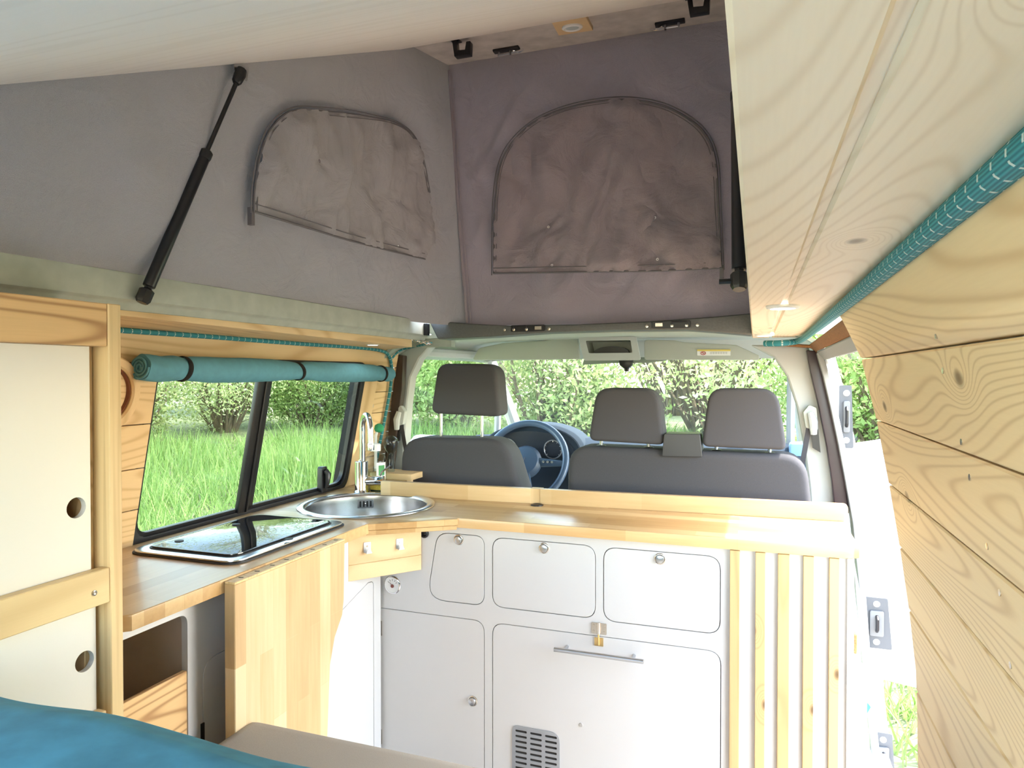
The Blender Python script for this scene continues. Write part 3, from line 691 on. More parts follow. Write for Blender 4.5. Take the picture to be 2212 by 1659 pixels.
b = MB(); b.prism(rpoly([(hx0 + .024, hy0 + .024, CT + .0095), (hx1 - .022, hy0 + .024, CT + .0095), (hx1 - .022, hy1 - .024, CT + .0095), (hx0 + .024, hy1 - .024, CT + .0095)], .032, 8), (0, 0, .0015)); b.build('lid_seal', M_rubber, hob)
b = MB(); b.prism(rpoly([(hx0 + .028, hy0 + .028, CT + .011), (hx1 - .026, hy0 + .028, CT + .011), (hx1 - .026, hy1 - .028, CT + .011), (hx0 + .028, hy1 - .028, CT + .011)], .03, 8), (0, 0, .004)); b.bevel(.001, 2); b.build('glass_lid', M_hob, hob)
for px, py in ((387, 1169), (510, 1133), (624, 1165)):
    q = onz(px, py, CT + .0152)
    b = MB(); b.lathe([(.010, 0), (.010, .0015), (.006, .002)], q, (0, 0, 1), 20); b.build('lid_bumper', M_rubber, hob)
# bottle, sponge, brush
B0 = onz(803, 1050, CT) + V((.01, .0, 0)); B0 = V((-1.275, 2.150, CT))
bo = thing('soap_bottle', B0, 'clear plastic soap bottle with a white cap behind the tap', 'bottle')
M_plast = glassy('clear_bottle_plastic', (.93, .94, .93), .12)
b = MB(); b.lathe([(.034, 0), (.038, .006), (.038, .100), (.034, .118), (.020, .132), (.014, .136), (.014, .144)], B0, (0, 0, 1), 28); b.build('body', M_plast, bo)
b = MB(); b.lathe([(.0345, .004), (.0345, .070), (.001, .071)], B0, (0, 0, 1), 24); b.build('soap', glassy('clear_soap', (.80, .84, .76), .05), bo)
b = MB(); b.lathe([(.018, .138), (.018, .160), (.015, .164), (.001, .164)], B0, (0, 0, 1), 24); b.build('cap', M_lampw, bo)
b = MB(); a0 = math.atan2(-B0.y, -B0.x) + .55
arc = [a0 - .55 + 1.1 * k / 10 for k in range(11)]
b.bm.free(); b = MB(); b.grid(lambda u, v: B0 + V((.0386 * math.cos(a0 - .5 + u), .0386 * math.sin(a0 - .5 + u), .03 + v * .07)), 10, 2); b.solid(.0004); b.build('label', M_lampw, bo)
b = MB(); b.grid(lambda u, v: B0 + V((.0392 * math.cos(a0 - .3 + u * .6), .0392 * math.sin(a0 - .3 + u * .6), .055 + v * .035)), 10, 2); b.solid(.0004); b.build('label_mark', plain('green_label', (.06, .32, .10), .5), bo)
g0 = V((-1.262, 2.235, CT + .052))
gb = thing('glass_bauble', g0, 'small glass ball bottle with blue and pink tints by the soap bottle', 'bottle')
b = MB(); b.lathe([(.012, 0), (.015, .006), (.012, .07), (.014, .072), (.024, .088), (.028, .105), (.024, .122), (.012, .132), (.001, .134)], g0, (0, 0, 1), 20); b.build('globe', glassy('bluish_glass', (.80, .88, .93), .02), gb)
gbr = V((-1.335, 2.25, CT + .052))
br_ = thing('dish_brush', gbr, 'dish brush with a green head standing behind the soap bottle', 'brush')
b = MB(); b.tube([gbr, gbr + V((0, 0, .13)), gbr + V((.01, 0, .155))], .006, 8); b.build('handle', M_lampw, br_)
b = MB(); b.lathe([(.012, 0), (.018, .008), (.017, .022), (.008, .030)], gbr + V((.012, 0, .145)), (.2, 0, 1), 16); b.build('head', plain('green_bristles', (.03, .28, .12), .8), br_)
s0 = V((-1.225, 2.118, CT))
b = MB(); b.prism([s0 + V((-.045, -.018, 0)), s0 + V((.042, -.018, 0)), s0 + V((.042, .028, 0)), s0 + V((-.045, .028, 0))], (0, 0, .030)); b.bevel(.006, 2)
sp_ = plain('yellow_sponge_foam', (.50, .38, .06), .95, nz=.5, nsc=260, bmp=1.0)
spo = thing('sponge', s0, 'yellow kitchen sponge with a dark scouring underside beside the tap', 'sponge')
for v in b.bm.verts: v.co.z += .006
b.build('foam', sp_, spo)
b = MB(); b.prism([s0 + V((-.043, -.016, 0)), s0 + V((.040, -.016, 0)), s0 + V((.040, .026, 0)), s0 + V((-.043, .026, 0))], (0, 0, .0065)); b.bevel(.001, 1); b.build('scouring_pad', plain('scouring_pad', (.015, .03, .02), .95, nz=.5, nsc=400), spo)

# ------------------------------------------------------------------ front cabinet
XE = .225
fc = thing('kitchen_cabinet', (-.4, YC + .15, 0), 'white kitchen cabinet across the front with flaps and pine slats', 'cabinet')
doors = {
 'A': [V((x, YC, z)) for x, z in ((-.907, .647), (-.724, .647), (-.724, .848), (-.873, .848))],
 'B': [V((x, YC, z)) for x, z in ((-.701, .648), (-.402, .648), (-.402, .847), (-.701, .847))],
 'C': [V((x, YC, z)) for x, z in ((-.382, .646), (-.080, .646), (-.080, .846), (-.382, .846))],
 'T': [V((x, YC, z)) for x, z in ((-1.067, .06), (-.724, .06), (-.724, .605), (-1.067, .605))],
 'F': [V((x, YC, z)) for x, z in ((-.701, .06), (-.078, .06), (-.078, .604), (-.701, .604))]}
rad = {'A': [.05, .035, .03, .045], 'B': .036, 'C': .036, 'T': [.001, .036, .036, .001], 'F': .036}
holes = [rpoly(doors[k], rad[k]) for k in 'ABCTF']
g = .002
def grow(lp, d):
    c = sum(lp, V()) / len(lp); out = []
    for i, p in enumerate(lp):
        t = (lp[(i + 1) % len(lp)] - lp[i - 1]).normalized(); n = V((t.z, 0, -t.x))
        if n.dot(p - c) < 0: n = -n
        out.append(p + n * d)
    return out
b = MB(); b.prism([(-1.0695, YC, .02), (XE, YC, .02), (XE, YC, CT - .029), (-1.0695, YC, CT - .029)], (0, .015, 0), holes); b.build('face_panel', M_white, fc)
b = MB(); b.box(-1.07, XE - .002, YC + .030, YC + .034, .02, CT - .03); b.build('back_panel', M_dark, fc)
b = MB(); b.box(XE - .015, XE, YC + .001, 2.115, .02, CT - .029); b.box(XE - .016, XE - .004, YC - .012, YC, .02, CT - .029); b.build('end_panel', M_white, fc)
dn = {}
for k in 'ABCTF':
    lp = grow(rpoly(doors[k], rad[k]), -g); b = MB(); b.prism(lp, (0, .0145, 0)); b.bevel(.0008, 1, 60)
    o = b.build('flap' if k != 'T' else 'door', M_white, fc); dn[k] = o
tag(dn['A'], 'slant-sided flap nearest the corner'); tag(dn['B'], 'middle upper flap'); tag(dn['C'], 'right upper flap'); tag(dn['T'], 'tall hinged door'); tag(dn['F'], 'large lower flap with a bar handle and a vent')
for k, (px, py) in (('A', (991, 1166)), ('B', (1175, 1184)), ('C', (1426, 1207)), ('T', (1021, 1514))):
    c = ony(px, py, YC)
    q = MB(); q.lathe([(.0150, -.001), (.0150, .0015), (.0135, .0028), (.0118, .003), (.0112, .0015)], c, (0, -1, 0), 28, cap=False); q.solid(.0006); kk = q.build('push_knob', M_nickel, dn[k])
    q = MB(); q.lathe([(.0108, -.001), (.0108, .006), (.0098, .0085), (.006, .0095), (.001, .0097)], c, (0, -1, 0), 28); q.build('button', M_alu, kk)
for py in (1356, 1590):
    c = ony(818, py, YC); q = MB(); q.box(c.x - .008, c.x + .012, YC - .002, YC, c.z - .022, c.z + .022); q.cyl((c.x, YC - .003, c.z - .022), (c.x, YC - .003, c.z + .022), .003, 10); q.build('hinge', M_nickel, dn['T'])
h0, h1 = ony(1197, 1398, YC - .03), ony(1390, 1434, YC - .03); zz = (h0.z + h1.z) / 2; h0.z = h1.z = zz
q = MB(); q.cyl(h0, h1, .0058, 20)
for t in (.12, .88):
    p = h0.lerp(h1, t); q.cyl(p, p + V((0, .030, 0)), .0045, 12)
q.build('bar_handle', M_alu, dn['F'])
v0 = ony(1108, 1572, YC); v1 = ony(1210, 1572, YC)
VX0, VX1, VZ = -.640, -.502, .322
slots = []
for c_ in range(3):
    for r_ in range(12):
        xa = VX0 + .0095 + c_ * .0435; zc = VZ - .014 - r_ * .0148
        slots.append(rpoly([V((xa, YC - .003, zc - .0032)), V((xa + .034, YC - .003, zc - .0032)), V((xa + .034, YC - .003, zc + .0032)), V((xa, YC - .003, zc + .0032))], .003, 3))
vo_ = rpoly([V((VX0, YC - .003, VZ - .20)), V((VX1, YC - .003, VZ - .20)), V((VX1, YC - .003, VZ)), V((VX0, YC - .003, VZ))], [.02, .02, .03, .02])
q = MB(); q.prism(vo_, (0, .0022, 0), slots); q.build('vent_grille', plain('silver_grille', (.42, .44, .47), .35, metal=.6), dn['F'])
q = MB(); q.prism(grow(vo_, -.003), (0, .002, 0))
for v in q.bm.verts: v.co.y += .0023
q.build('vent_opening', M_dark, dn['F'])
c = ony(1255, 1566, YC); q = MB(); q.lathe([(.006, 0), (.005, .002), (.001, .0022)], c, (0, -1, 0), 12); q.build('filler_plug', plain('putty_mark', (.45, .43, .40), .7), dn['F'])
c = ony(1294, 1358, YC)
q = MB(); q.prism(rpoly([c + V((-.021, 0, -.014)), c + V((.021, 0, -.014)), c + V((.021, 0, .016)), c + V((-.021, 0, .016))], .003), (0, -.002, 0))
q.cyl(c + V((0, -.006, -.012)), c + V((0, -.006, .018)), .0042, 10)
for sx in (-1, 1):
    for sz in (-.7, .9): q.lathe([(.0028, 0), (.0024, .0014)], c + V((sx * .0145, -.002, sz * .010)), (0, -1, 0), 8)
lt = q.build('slide_bolt', M_nickel, fc)
q = MB(); q.prism([c + V((-.012, 0, -.046)), c + V((.012, 0, -.046)), c + V((.012, 0, -.024)), c + V((-.012, 0, -.024))], (0, -.003, 0)); q.cyl(c + V((0, -.006, -.042)), c + V((0, -.006, .012)), .0026, 10); q.build('bolt', M_brass, lt)
for k, (a, bb) in enumerate(((1576.7, 1598), (1632, 1653.5), (1680.5, 1705.8), (1735.5, 1758.7), (1791.7, 1813.6))):
    x0 = ony(a, 1190, YC - .011).x; x1 = ony(bb, 1190, YC - .011).x
    q = MB(); q.box(x0, x1, YC - .012, YC - .0003, .02, CT - .030); q.bevel(.001, 1); q.build('slat', M_slat, fc)
g0 = ony(849, 1263, YC); ga = thing('water_gauge', g0, 'round chrome rimmed level gauge on the cabinet left of the flaps', 'gauge')
q = MB(); q.lathe([(.0275, 0), (.0275, .004), (.0255, .006), (.0232, .0065), (.0225, .004)], g0, (0, -1, 0), 40, cap=False); q.solid(.0006); q.build('rim', M_chrome, ga)
q = MB(); q.lathe([(.0230, -.0), (.0230, .0035)], g0, (0, -1, 0), 40); q.build('dial', M_lampw, ga)
q = MB()
for a in (-60, -32, 0, 32, 60):
    u = V((math.sin(math.radians(a)), 0, math.cos(math.radians(a)))); w_ = V((u.z, 0, -u.x)) * .0006; p = g0 + V((0, -.0036, 0))
    q.prism([p + u * .012 - w_, p + u * .012 + w_, p + u * .018 + w_, p + u * .018 - w_], (0, -.0003, 0))
q.build('scale_marks', M_black, ga)
q = MB(); p = g0 + V((0, -.0042, -.003)); q.lathe([(.0055, 0), (.005, .002)], p, (0, -1, 0), 16); q.tube([p + V((0, -.001, 0)), p + V((-.008, -.001, .010))], .0008, 6); q.build('needle', plain('reddish_brown_hub', (.20, .06, .05), .4), ga)
c = ony(918, 1152, YC)
q = MB(); q.lathe([(.013, -.001), (.013, .006), (.009, .008), (.006, .002), (.001, .002)], c, (0, -1, 0), 20); tag(q.build('socket', M_black), 'small black round socket at the top corner of the white cabinet', 'socket')
# corner hook board
M_satin = plain('satin_silver', (.62, .62, .62), .38, metal=.55)
H0, H1 = V((-1.055, 1.631, 0)), V((-.918, 1.803, 0)); hn = V((H1.y - H0.y, -(H1.x - H0.x), 0)).normalized()
hbt = thing('hook_board', H0.lerp(H1, .5) + V((0, 0, .74)), 'two plank pine board across the corner under the worktop carrying two hooks', 'board')
for za, zb in ((.736, .780), (.7805, CT - .030)):
    q = MB(); q.prism([H0 + V((0, 0, za)), H1 + V((0, 0, za)), H1 + V((0, 0, zb)), H0 + V((0, 0, zb))], -hn * .018); q.bevel(.001, 1); q.build('plank', M_pine_x, hbt)
for k, (px, py) in enumerate(((793, 1182), (863, 1174))):
    c = onp(px, py, H0, hn) + hn * .0006; u = (H1 - H0).normalized()
    t = thing('coat_hook', c, ('small silver square hook on the corner board, the one nearer the hanging leaf', 'small silver square hook on the corner board, the one nearer the white flaps')[k], 'hook', 'silver hooks on the corner board')
    q = MB(); q.prism(rpoly([c + u * sx * .0105 + V((0, 0, sz * .0145)) for sx, sz in ((-1, -1), (1, -1), (1, 1), (-1, 1))], .003), hn * .0015); q.build('plate', M_satin, t)
    q = MB(); q.prism([c + u * sx * .009 + V((0, 0, -.0145)) + hn * d for sx, d in ((-1, .0015), (1, .0015), (1, .016), (-1, .016))], (0, 0, .002))
    q.prism([c + u * sx * w_ + V((0, 0, z)) + hn * .015 for sx, w_, z in ((-1, .009, -.0145), (1, .009, -.0145), (1, .003, .0), (-1, .003, .0))], hn * .0015); q.bevel(.0005, 1); q.build('hook', M_satin, t)
    q = MB(); q.lathe([(.0028, .001), (.002, .003)], c + V((0, 0, .003)), hn, 10); q.build('screw', M_nickel, t)

# ------------------------------------------------------------------ left base cabinet and hanging leaf
lc = thing('base_cabinet', (XL - .1, 1.3, 0), 'white base cabinet under the hob with an open cubby', 'cabinet')
P_ = lambda px, py: onx(px, py, XL)
cub = rpoly([V((XL, .885, .10)), V((XL, 1.062, .10)), V((XL, 1.062, .836)), V((XL, .885, .836))], [.002, .002, .022, .022])
dr_ = rpoly([V((XL, 1.10, .10)), V((XL, 1.36, .10)), V((XL, 1.36, .725)), V((XL, 1.10, .725))], .04)
dc = rpoly([V((XL, 1.50, .10)), V((XL, 1.765, .10)), V((XL, 1.765, .70)), V((XL, 1.735, .705)), V((XL, 1.60, .668)), V((XL, 1.50, .60))], [.01, .01, .02, .02, .02, .02])
b = MB(); b.prism([(XL, .858, .02), (XL, 1.805, .02), (XL, 1.805, CT - .029), (XL, .858, CT - .029)], (-.015, 0, 0), [cub, dr_, dc]); b.build('face_panel', M_white, lc)
b = MB(); b.box(XL - .34, XL - .0155, 1.068, 1.074, .02, CT - .03); b.box(XL - .33, XL - .30, .862, 1.068, .02, CT - .03); b.box(XL - .30, XL - .016, .862, 1.068, .42, .434); b.build('cubby_lining', M_brownin, lc)
b = MB(); b.box(XL - .024, XL - .020, 1.08, 1.80, .02, CT - .03); b.build('backing', M_dark, lc)
def growx(lp, d):
    c = sum(lp, V()) / len(lp); out = []
    for i, p in enumerate(lp):
        t = (lp[(i + 1) % len(lp)] - lp[i - 1]).normalized(); n = V((0, t.z, -t.y))
        if n.dot(p - c) < 0: n = -n
        out.append(p + n * d)
    return out
for lp, lb in ((dr_, 'rounded door half hidden by the hanging leaf'), (dc, 'door with a slanted top near the corner')):
    b = MB(); b.prism(growx(lp, -.0016), (-.0145, 0, 0)); b.bevel(.0008, 1, 60); d_ = tag(b.build('door', M_white, lc), lb)
    if lp is dr_:
        q = MB(); q.box(XL, XL + .003, 1.094, 1.102, .55, .60); q.build('hinge', M_black, d_)
b = MB(); b.box(XL - .012, XL - .001, .862, 1.061, .44, .722); b.bevel(.001, 1); tag(b.build('front_board', M_pine_rail, lc), 'pine board closing the lower half of the cubby')
# leaf
lf = thing('folding_leaf', (-.985, 1.3, .3), 'beech block table leaf hanging down from the left worktop edge', 'table leaf')
b = MB(); pts = [V((-.999, 1.100, .25)), V((-.999, 1.40, .25)), V((-.999, 1.425, .60)), V((-.999, 1.445, .66)), V((-.999, 1.478, .705)), V((-.999, 1.485, .74)), V((-.999, 1.490, CT - .008)), V((-.999, 1.100, CT - .008))]
b.prism(pts, (.026, 0, 0)); b.bevel(.0015, 1); b.build('panel', M_beech_leaf, lf)
b = MB(); b.box(-.998, -.9725, 1.10, 1.489, CT - .0079, CT - .0035); b.bevel(.001, 1); b.build('edge_strip', M_ply, lf)
for k in range(8):
    y_ = 1.13 + k * .048; b = MB(); b.prism([(-.990, y_, CT - .0035), (-.981, y_ + .003, CT - .0035), (-.981, y_ + .0055, CT - .0035), (-.990, y_ + .003, CT - .0035)], (0, 0, .0006)); b.build('screw_slot', M_dark, lf)

# ------------------------------------------------------------------ wardrobe with sliding doors
wd = thing('wardrobe', (-1.15, .43, 0), 'pine framed wardrobe with white sliding doors on the left', 'wardrobe')
XF = -.985; XD = -1.006
b = MB(); b.box(-1.34, XF, .832, .8555, 0, 1.422); b.bevel(.0015, 1)
for v in b.bm.verts:
    if v.co.x < -1.2: v.co.x = -1.295 if v.co.z > 1 else -1.40
b.build('end_panel', M_ply, wd)
b = MB(); b.box(-1.05, -1.020, .8135, .8315, .0, 1.42); b.bevel(.001, 1); b.build('post', M_pine_z, wd)
b = MB(); b.box(-1.03, XF - .002, -.3, .8315, 1.3525, 1.4215); b.bevel(.0015, 1); b.build('top_rail', M_pine_rail, wd)
b = MB(); b.box(-1.0045, XF - .0005, -.3, .8315, .938, .9945); b.bevel(.0015, 1); mr = b.build('middle_rail', M_beech_xz if False else pine('pine_middle_rail', 'yzx', (.80, .62, .34), (.72, .52, .26), (.5, .32, .14), rings=5, knots=.6, s=5, seed=12, line=.4), wd)
c = onx(204, 1281, XF); q = MB(); q.lathe([(.0045, 0), (.0045, .001), (.003, .0016), (.0014, .0008)], V((XF, c.y, c.z)), (1, 0, 0), 14); q.build('screw', M_nickel, mr)
b = MB(); b.box(-1.0045, XF - .0005, -.3, .8235, .70, .765); b.bevel(.0015, 1); b.build('lower_rail', M_pine_y, wd)
b = MB(); b.box(-1.40, -1.392, -.3, .83, 0, 1.2); b.build('back_panel', M_dark, wd)
for (za, zb, hy, hz_, xo, yr, lb) in ((.99, 1.352, *onx(165, 1097, XD)[1:], 0, .8145, 'upper sliding door with a finger hole'), (.72, .945, *onx(183, 1429, XD)[1:], .0, .822, 'lower sliding door with a finger hole'), (.05, .705, .6, .4, 0, .822, 'bottom sliding door')):
    hl_ = [V((XD, hy + .0165 * math.cos(a), hz_ + .0165 * math.sin(a))) for a in [2 * math.pi * k / 28 for k in range(28)]]
    b = MB(); b.prism([(XD, -.25, za), (XD, yr, za), (XD, yr, zb), (XD, -.25, zb)], (-.010, 0, 0), [hl_]); b.build('sliding_door', M_cream, wd); 
    tag(wd.children[-1] if False else [o for o in bpy.data.objects if o.parent == wd][-1], lb)
b = MB(); b.box(-1.10, -1.04, -.25, .80, .05, 1.35); b.build('hole_backing', plain('reddish_brown_inside', (.16, .06, .045), .7), wd)  # brown box added close behind the doors to darken the finger holes

# round mirror between wardrobe and window
mc = onw(290, 850, .012); R_ = .088; c = V((mc.x, mc.y - R_ * .95, mc.z)); nx = V((1, 0, -.2)).normalized()
rm = thing('round_mirror', c, 'round mirror in a pine ring half hidden behind the wardrobe', 'mirror')
b = MB(); b.lathe([(R_ - .022, -.008), (R_ - .022, .012), (R_ - .018, .016), (R_ - .003, .016), (R_, .012), (R_, -.008)], c, nx, 56, cap=False); b.build('ring', M_pine_z, rm)
b = MB(); b.lathe([(R_ - .023, -.006), (R_ - .0215, .008), (R_ - .026, .009), (R_ - .028, -.002)], c, nx, 56, cap=False); b.build('inner_ring', plain('red_brown_ring', (.20, .06, .03), .5), rm)
b = MB(); b.lathe([(R_ - .022, -.007), (R_ - .022, -.003)], c, nx, 48); b.build('glass', plain('mirror_silver', (.8, .82, .84), .02, metal=1), rm)
for (px, py, lb) in ((264, 948, 'small round metal disc on the pine wall beside the wardrobe'), (803, 877, 'small round metal disc on the pine wall right of the window')):
    q = onw(px, py, .0); b = MB(); b.lathe([(.011, 0), (.011, .0015), (.009, .002)], q, nx, 20); tag(b.build('wall_disc', M_alu), lb, 'disc')

# rolled window curtain and straps, teal piping cord
cpts = []; crad = []
xs = [(304, 793, .95), (318, 795, 1.0), (345, 797, .98), (372, 796, 1.0), (393, 797, .88), (415, 797, .98), (460, 799, 1.06), (520, 799, 1.08), (580, 800, 1.03), (620, 801, .92), (642, 802, .80), (665, 802, .93), (710, 804, 1.05), (760, 805, 1.05), (800, 806, 1.0), (822, 807, .86), (838, 808, .90), (845, 808, .7)]
for px, py, k in xs: cpts.append(onw(px, py, .042)); crad.append(.0305 * k)
rc = thing('rolled_curtain', cpts[8], 'rolled up teal curtain strapped above the side window', 'curtain')
b = MB(); sp = []; sr = []
for i in range(len(cpts) - 1):
    for k in range(6): sp.append(cpts[i].lerp(cpts[i + 1], k / 6)); t = k / 6; t = t * t * (3 - 2 * t); sr.append(lerp(crad[i], crad[i + 1], t))
b.tube(sp, sr, 40)
cax = (cpts[-1] - cpts[0]).normalized()
for v in b.bm.verts:
    s = (v.co - cpts[0]).dot(cax); ax = cpts[0] + cax * s; d = v.co - ax; a = math.atan2(d.z, d.x)
    near = math.exp(-(s / .09) ** 2) + .7 * math.exp(-((s - .62) / .05) ** 2) + .5 * math.exp(-((s - 1.05) / .06) ** 2)
    f = math.sin(a * 5 + s * 60) * .045 * near + noise.noise(V((a * .8, s * 9, 1))) * .05
    v.co = ax + d * (1 + f)
b.build('roll', M_teal, rc)
b = MB(); c0 = cpts[0] - cax * .0; u = V((1, 0, 0)); w_ = cax.cross(u).normalized()
b.tube([c0 - cax * .003 + (u * math.cos(a) + w_ * math.sin(a)) * (.0265 - .0012 * a) for a in [k * .35 for k in range(55)]], .0026, 6); b.build('spiral_end', M_teal, rc)
for i in (4, 10, 15):
    p = cpts[i]; r_ = crad[i] + .0025; b = MB()
    b.lathe([(r_, -.007), (r_ + .0015, -.004), (r_ + .0015, .004), (r_, .007)], p, cax + V((.0, 0, (-.15, .3, .1)[(4, 10, 15).index(i)])), 32, cap=False); b.solid(.0012); b.build('strap', M_velcro, rc)
rp = spline([onw(x, y, .012) for x, y in [(240, 712), (450, 727), (640, 742), (760, 750), (815, 756), (838, 766), (846, 795), (843, 840), (832, 900), (820, 960), (808, 1020)]], 10)
b = MB(); b.tube(rp, .0062, 12, uv=True); tag(b.build('rope', M_rope), 'thin teal rope with white flecks around the side window', 'rope')
b = MB(); b.tube(spline([onw(846, 775, .02), ony(865, 757, 2.36), ony(900, 748, 2.33), ony(932, 741, 2.26)], 8), .004, 8, uv=True); tag(b.build('rope', M_rope), 'short thin teal rope end under the front left roof corner', 'rope')
# chain on the rail end
c0, c1 = ony(868, 728, 2.19), ony(928, 742, 2.19); ch = thing('chain', c0, 'short bright metal chain at the front end of the left roof edge', 'chain')
for k in range(11):
    p = c0.lerp(c1, k / 10); ax = V((0, 1, 0)) if k % 2 else V((0, .3, 1)); u = V((1, 0, -.2)).normalized(); w_ = ax.cross(u).normalized()
    b = MB(); b.tube([p + u * math.cos(a) * .009 + w_ * math.sin(a) * .006 for a in [2 * math.pi * j / 12 for j in range(12)]], .0018, 6, closed=True); b.build('link', M_chrome, ch)
c = ony(921, 712, 2.18); b = MB(); b.box(c.x - .012, c.x + .004, c.y, c.y + .02, c.z - .02, c.z + .022); b.bevel(.002, 1); tag(b.build('corner_bracket', M_blackm), 'small dark metal bracket where the left roof edge meets the front bar', 'bracket')

# ------------------------------------------------------------------ bed
b = MB(); b.box(-.99, .18, -.55, 1.165, .40, .592); b.bevel(.035, 4)
mt = thing('mattress', (-.4, .3, .30), 'grey-beige linen covered mattress reaching the kitchen cabinets', 'mattress')
b2 = MB()
for f in b.bm.faces: pass
for v in b.bm.verts: v.co.z += wr(v.co, 6, .008)
b.build('linen_cover', M_linen, mt)
b = MB(); b.box(-.985, .17, -.55, 1.10, .02, .395); tag(b.build('bed_base', M_white), 'white bed base box under the mattress', 'bed base')
def duvet(u, v):
    # profile rolls over the front edge (u across x, v from back over the top to the front bottom)
    x = lerp(-.975, .17, u)
    pth = [(-.50, .86), (-.2, .90), (.2, .92), (.45, .925), (.56, .92), (.60, .904), (.62, .86), (.62, .70), (.615, .56)]
    t = v * (len(pth) - 1); i = min(int(t), len(pth) - 2); a, c = pth[i], pth[i + 1]; y = lerp(a[0], c[0], t - i); z = lerp(a[1], c[1], t - i)
    bumpz = .005 * math.exp(-((x + .72) / .10) ** 2)
    z += bumpz * (1 if z > .8 else .3) + noise.noise(V((x * 5, y * 5, 0))) * .006
    y += noise.noise(V((x * 4, z * 4, 7))) * .012
    return V((x, y, z))
b = MB(); b.grid(duvet, 90, 60); b.solid(.012); tag(b.build('blanket', M_blanket, smooth=180), 'teal blue velvety blanket heaped in the near left foreground', 'blanket')
b = MB(); b.box(-.96, .16, -.5, .57, .565, .83); b.bevel(.03, 3); tag(b.build('pillow_pile', M_linen), 'linen bedding mostly hidden under the teal blanket', 'bedding')
#PART4
# ------------------------------------------------------------------ driver cab
def cushion(out2, y0, y1, bev, seg=4): m = MB(); m.prism([V((p.x, y0, p.z)) for p in out2], (0, y1 - y0, 0)); m.bevel(bev, seg, 50); return m
def seat_obj(name, label, cat, back_px, y, depth, heads, lean=.0, shift=V()):
    base = ony(sum(p[0] for p in back_px) / len(back_px), 1050, y); base.z = .35
    t = thing(name, base, label, cat)
    pts = [ony(px, py, y) for px, py in back_px]
    m = cushion(pts, y, y + depth, .028, 5)
    for v in m.bm.verts: v.co.y -= lean * (v.co.z - .9)
    m.build('backrest', M_seat, t, smooth=60)
    for hp, posts in heads:
        pts = [ony(px, py, y - .01) for px, py in hp]
        m = cushion(pts, y - .01, y + .095, .02, 5); m.build('headrest', M_seat, t, smooth=60)
        for px, pyt, pyb in posts:
            a, c = ony(px, pyt, y + .04), ony(px, pyb, y + .04); c.x = a.x
            m = MB(); m.cyl(c + V((0, 0, -.02)), a + V((0, 0, .03)), .0062, 14); m.build('headrest_post', M_chrome, t)
            m = MB(); m.lathe([(.020, -.006), (.020, .003), (.015, .007), (.009, .008)], V((c.x, c.y, c.z)), (0, 0, 1), 18); m.build('post_sleeve', M_black, t)
    return t
def ra(pts, r): return [(p.x, p.z) for p in rpoly([V((x, 0, z)) for x, z in pts], r)]
dback = ra([(858, 1110), (868, 944), (1092, 948), (1140, 1110)], [0, 50, 62, 0]) 
dhead = ra([(929, 893), (945, 785), (1070, 786), (1079, 901)], [16, 26, 34, 14])
seat_obj('driver_seat', 'charcoal fabric driver seat on the left with its headrest raised', 'seat', dback, 2.29, .14, [(dhead, [(953, 892, 948), (1041, 895, 951)])], .04)
bback = ra([(1222, 1130), (1227, 962), (1742, 984), (1758, 1130)], [0, 48, 62, 0])
h2 = ra([(1270, 952), (1288, 838), (1420, 839), (1436, 962)], [16, 34, 44, 14])
h3 = ra([(1515, 965), (1532, 839), (1680, 840), (1700, 973)], [16, 36, 46, 14])
bs_ = seat_obj('passenger_bench', 'charcoal fabric double passenger bench with two headrests', 'seat', bback, 2.29, .14, [(h2, [(1299, 952, 966), (1401, 960, 970)]), (h3, [(1548, 966, 976), (1663, 970, 982)])], .04)
p = [ony(x, y, 2.27) for x, y in ra([(1430, 986), (1434, 937), (1512, 938), (1517, 988)], [3, 5, 5, 3])]
m = MB(); m.prism(p, (0, .10, 0)); m.bevel(.006, 3, 50); m.build('belt_cover', plain('black_belt_cover', (.035, .035, .038), .45), bs_)

cab = lambda name, lab: struct_e(name, V((-.55, 2.8, 1.3)), lab)
# headliner and pillars
def hl_sec(y, zc, xl, xr, zl, zr):
    return [V((xl, y, zl)), V((xl + .06, y, lerp(zl, zc, .62))), V((xl + .16, y, lerp(zl, zc, .92))), V((xl + .34, y, zc)), V((-.55, y, zc + .004)), V((xr - .34, y, zc)), V((xr - .14, y, lerp(zr, zc, .92))), V((xr - .05, y, lerp(zr, zc, .62))), V((xr, y, zr))]
secs = [spline(hl_sec(2.29, 1.455, -1.36, .24, 1.33, 1.30), 5), spline(hl_sec(2.45, 1.452, -1.36, .24, 1.38, 1.36), 5), spline(hl_sec(2.85, 1.474, -1.34, .23, 1.38, 1.38), 5), spline(hl_sec(3.10, 1.468, -1.31, .20, 1.38, 1.38), 5), spline(hl_sec(3.2, 1.388, -1.28, .18, 1.375, 1.375), 5)]
m = MB(); g_ = [m.vs(s) for s in secs]
for A_, B_ in zip(g_, g_[1:]):
    for i in range(len(A_) - 1): m.face([A_[i], A_[i + 1], B_[i + 1], B_[i]])
m.solid(.012); cb = tag(m.build('ceiling_cab', M_trim), 'pale grey-green cab headlining', None, None, 'structure'); cb.name = 'trim_6'
def pillar(px_out, px_in, y0, y1, mat, name, lab, bev=.008):
    pts = [ony(x, y, y0) for x, y in px_out] + [ony(x, y, y0) for x, y in reversed(px_in)]
    m = MB(); m.prism(pts, (0, y1 - y0, 0)); m.bevel(bev, 3, 50); return tag(m.build(name, mat), lab, None, None, 'structure')
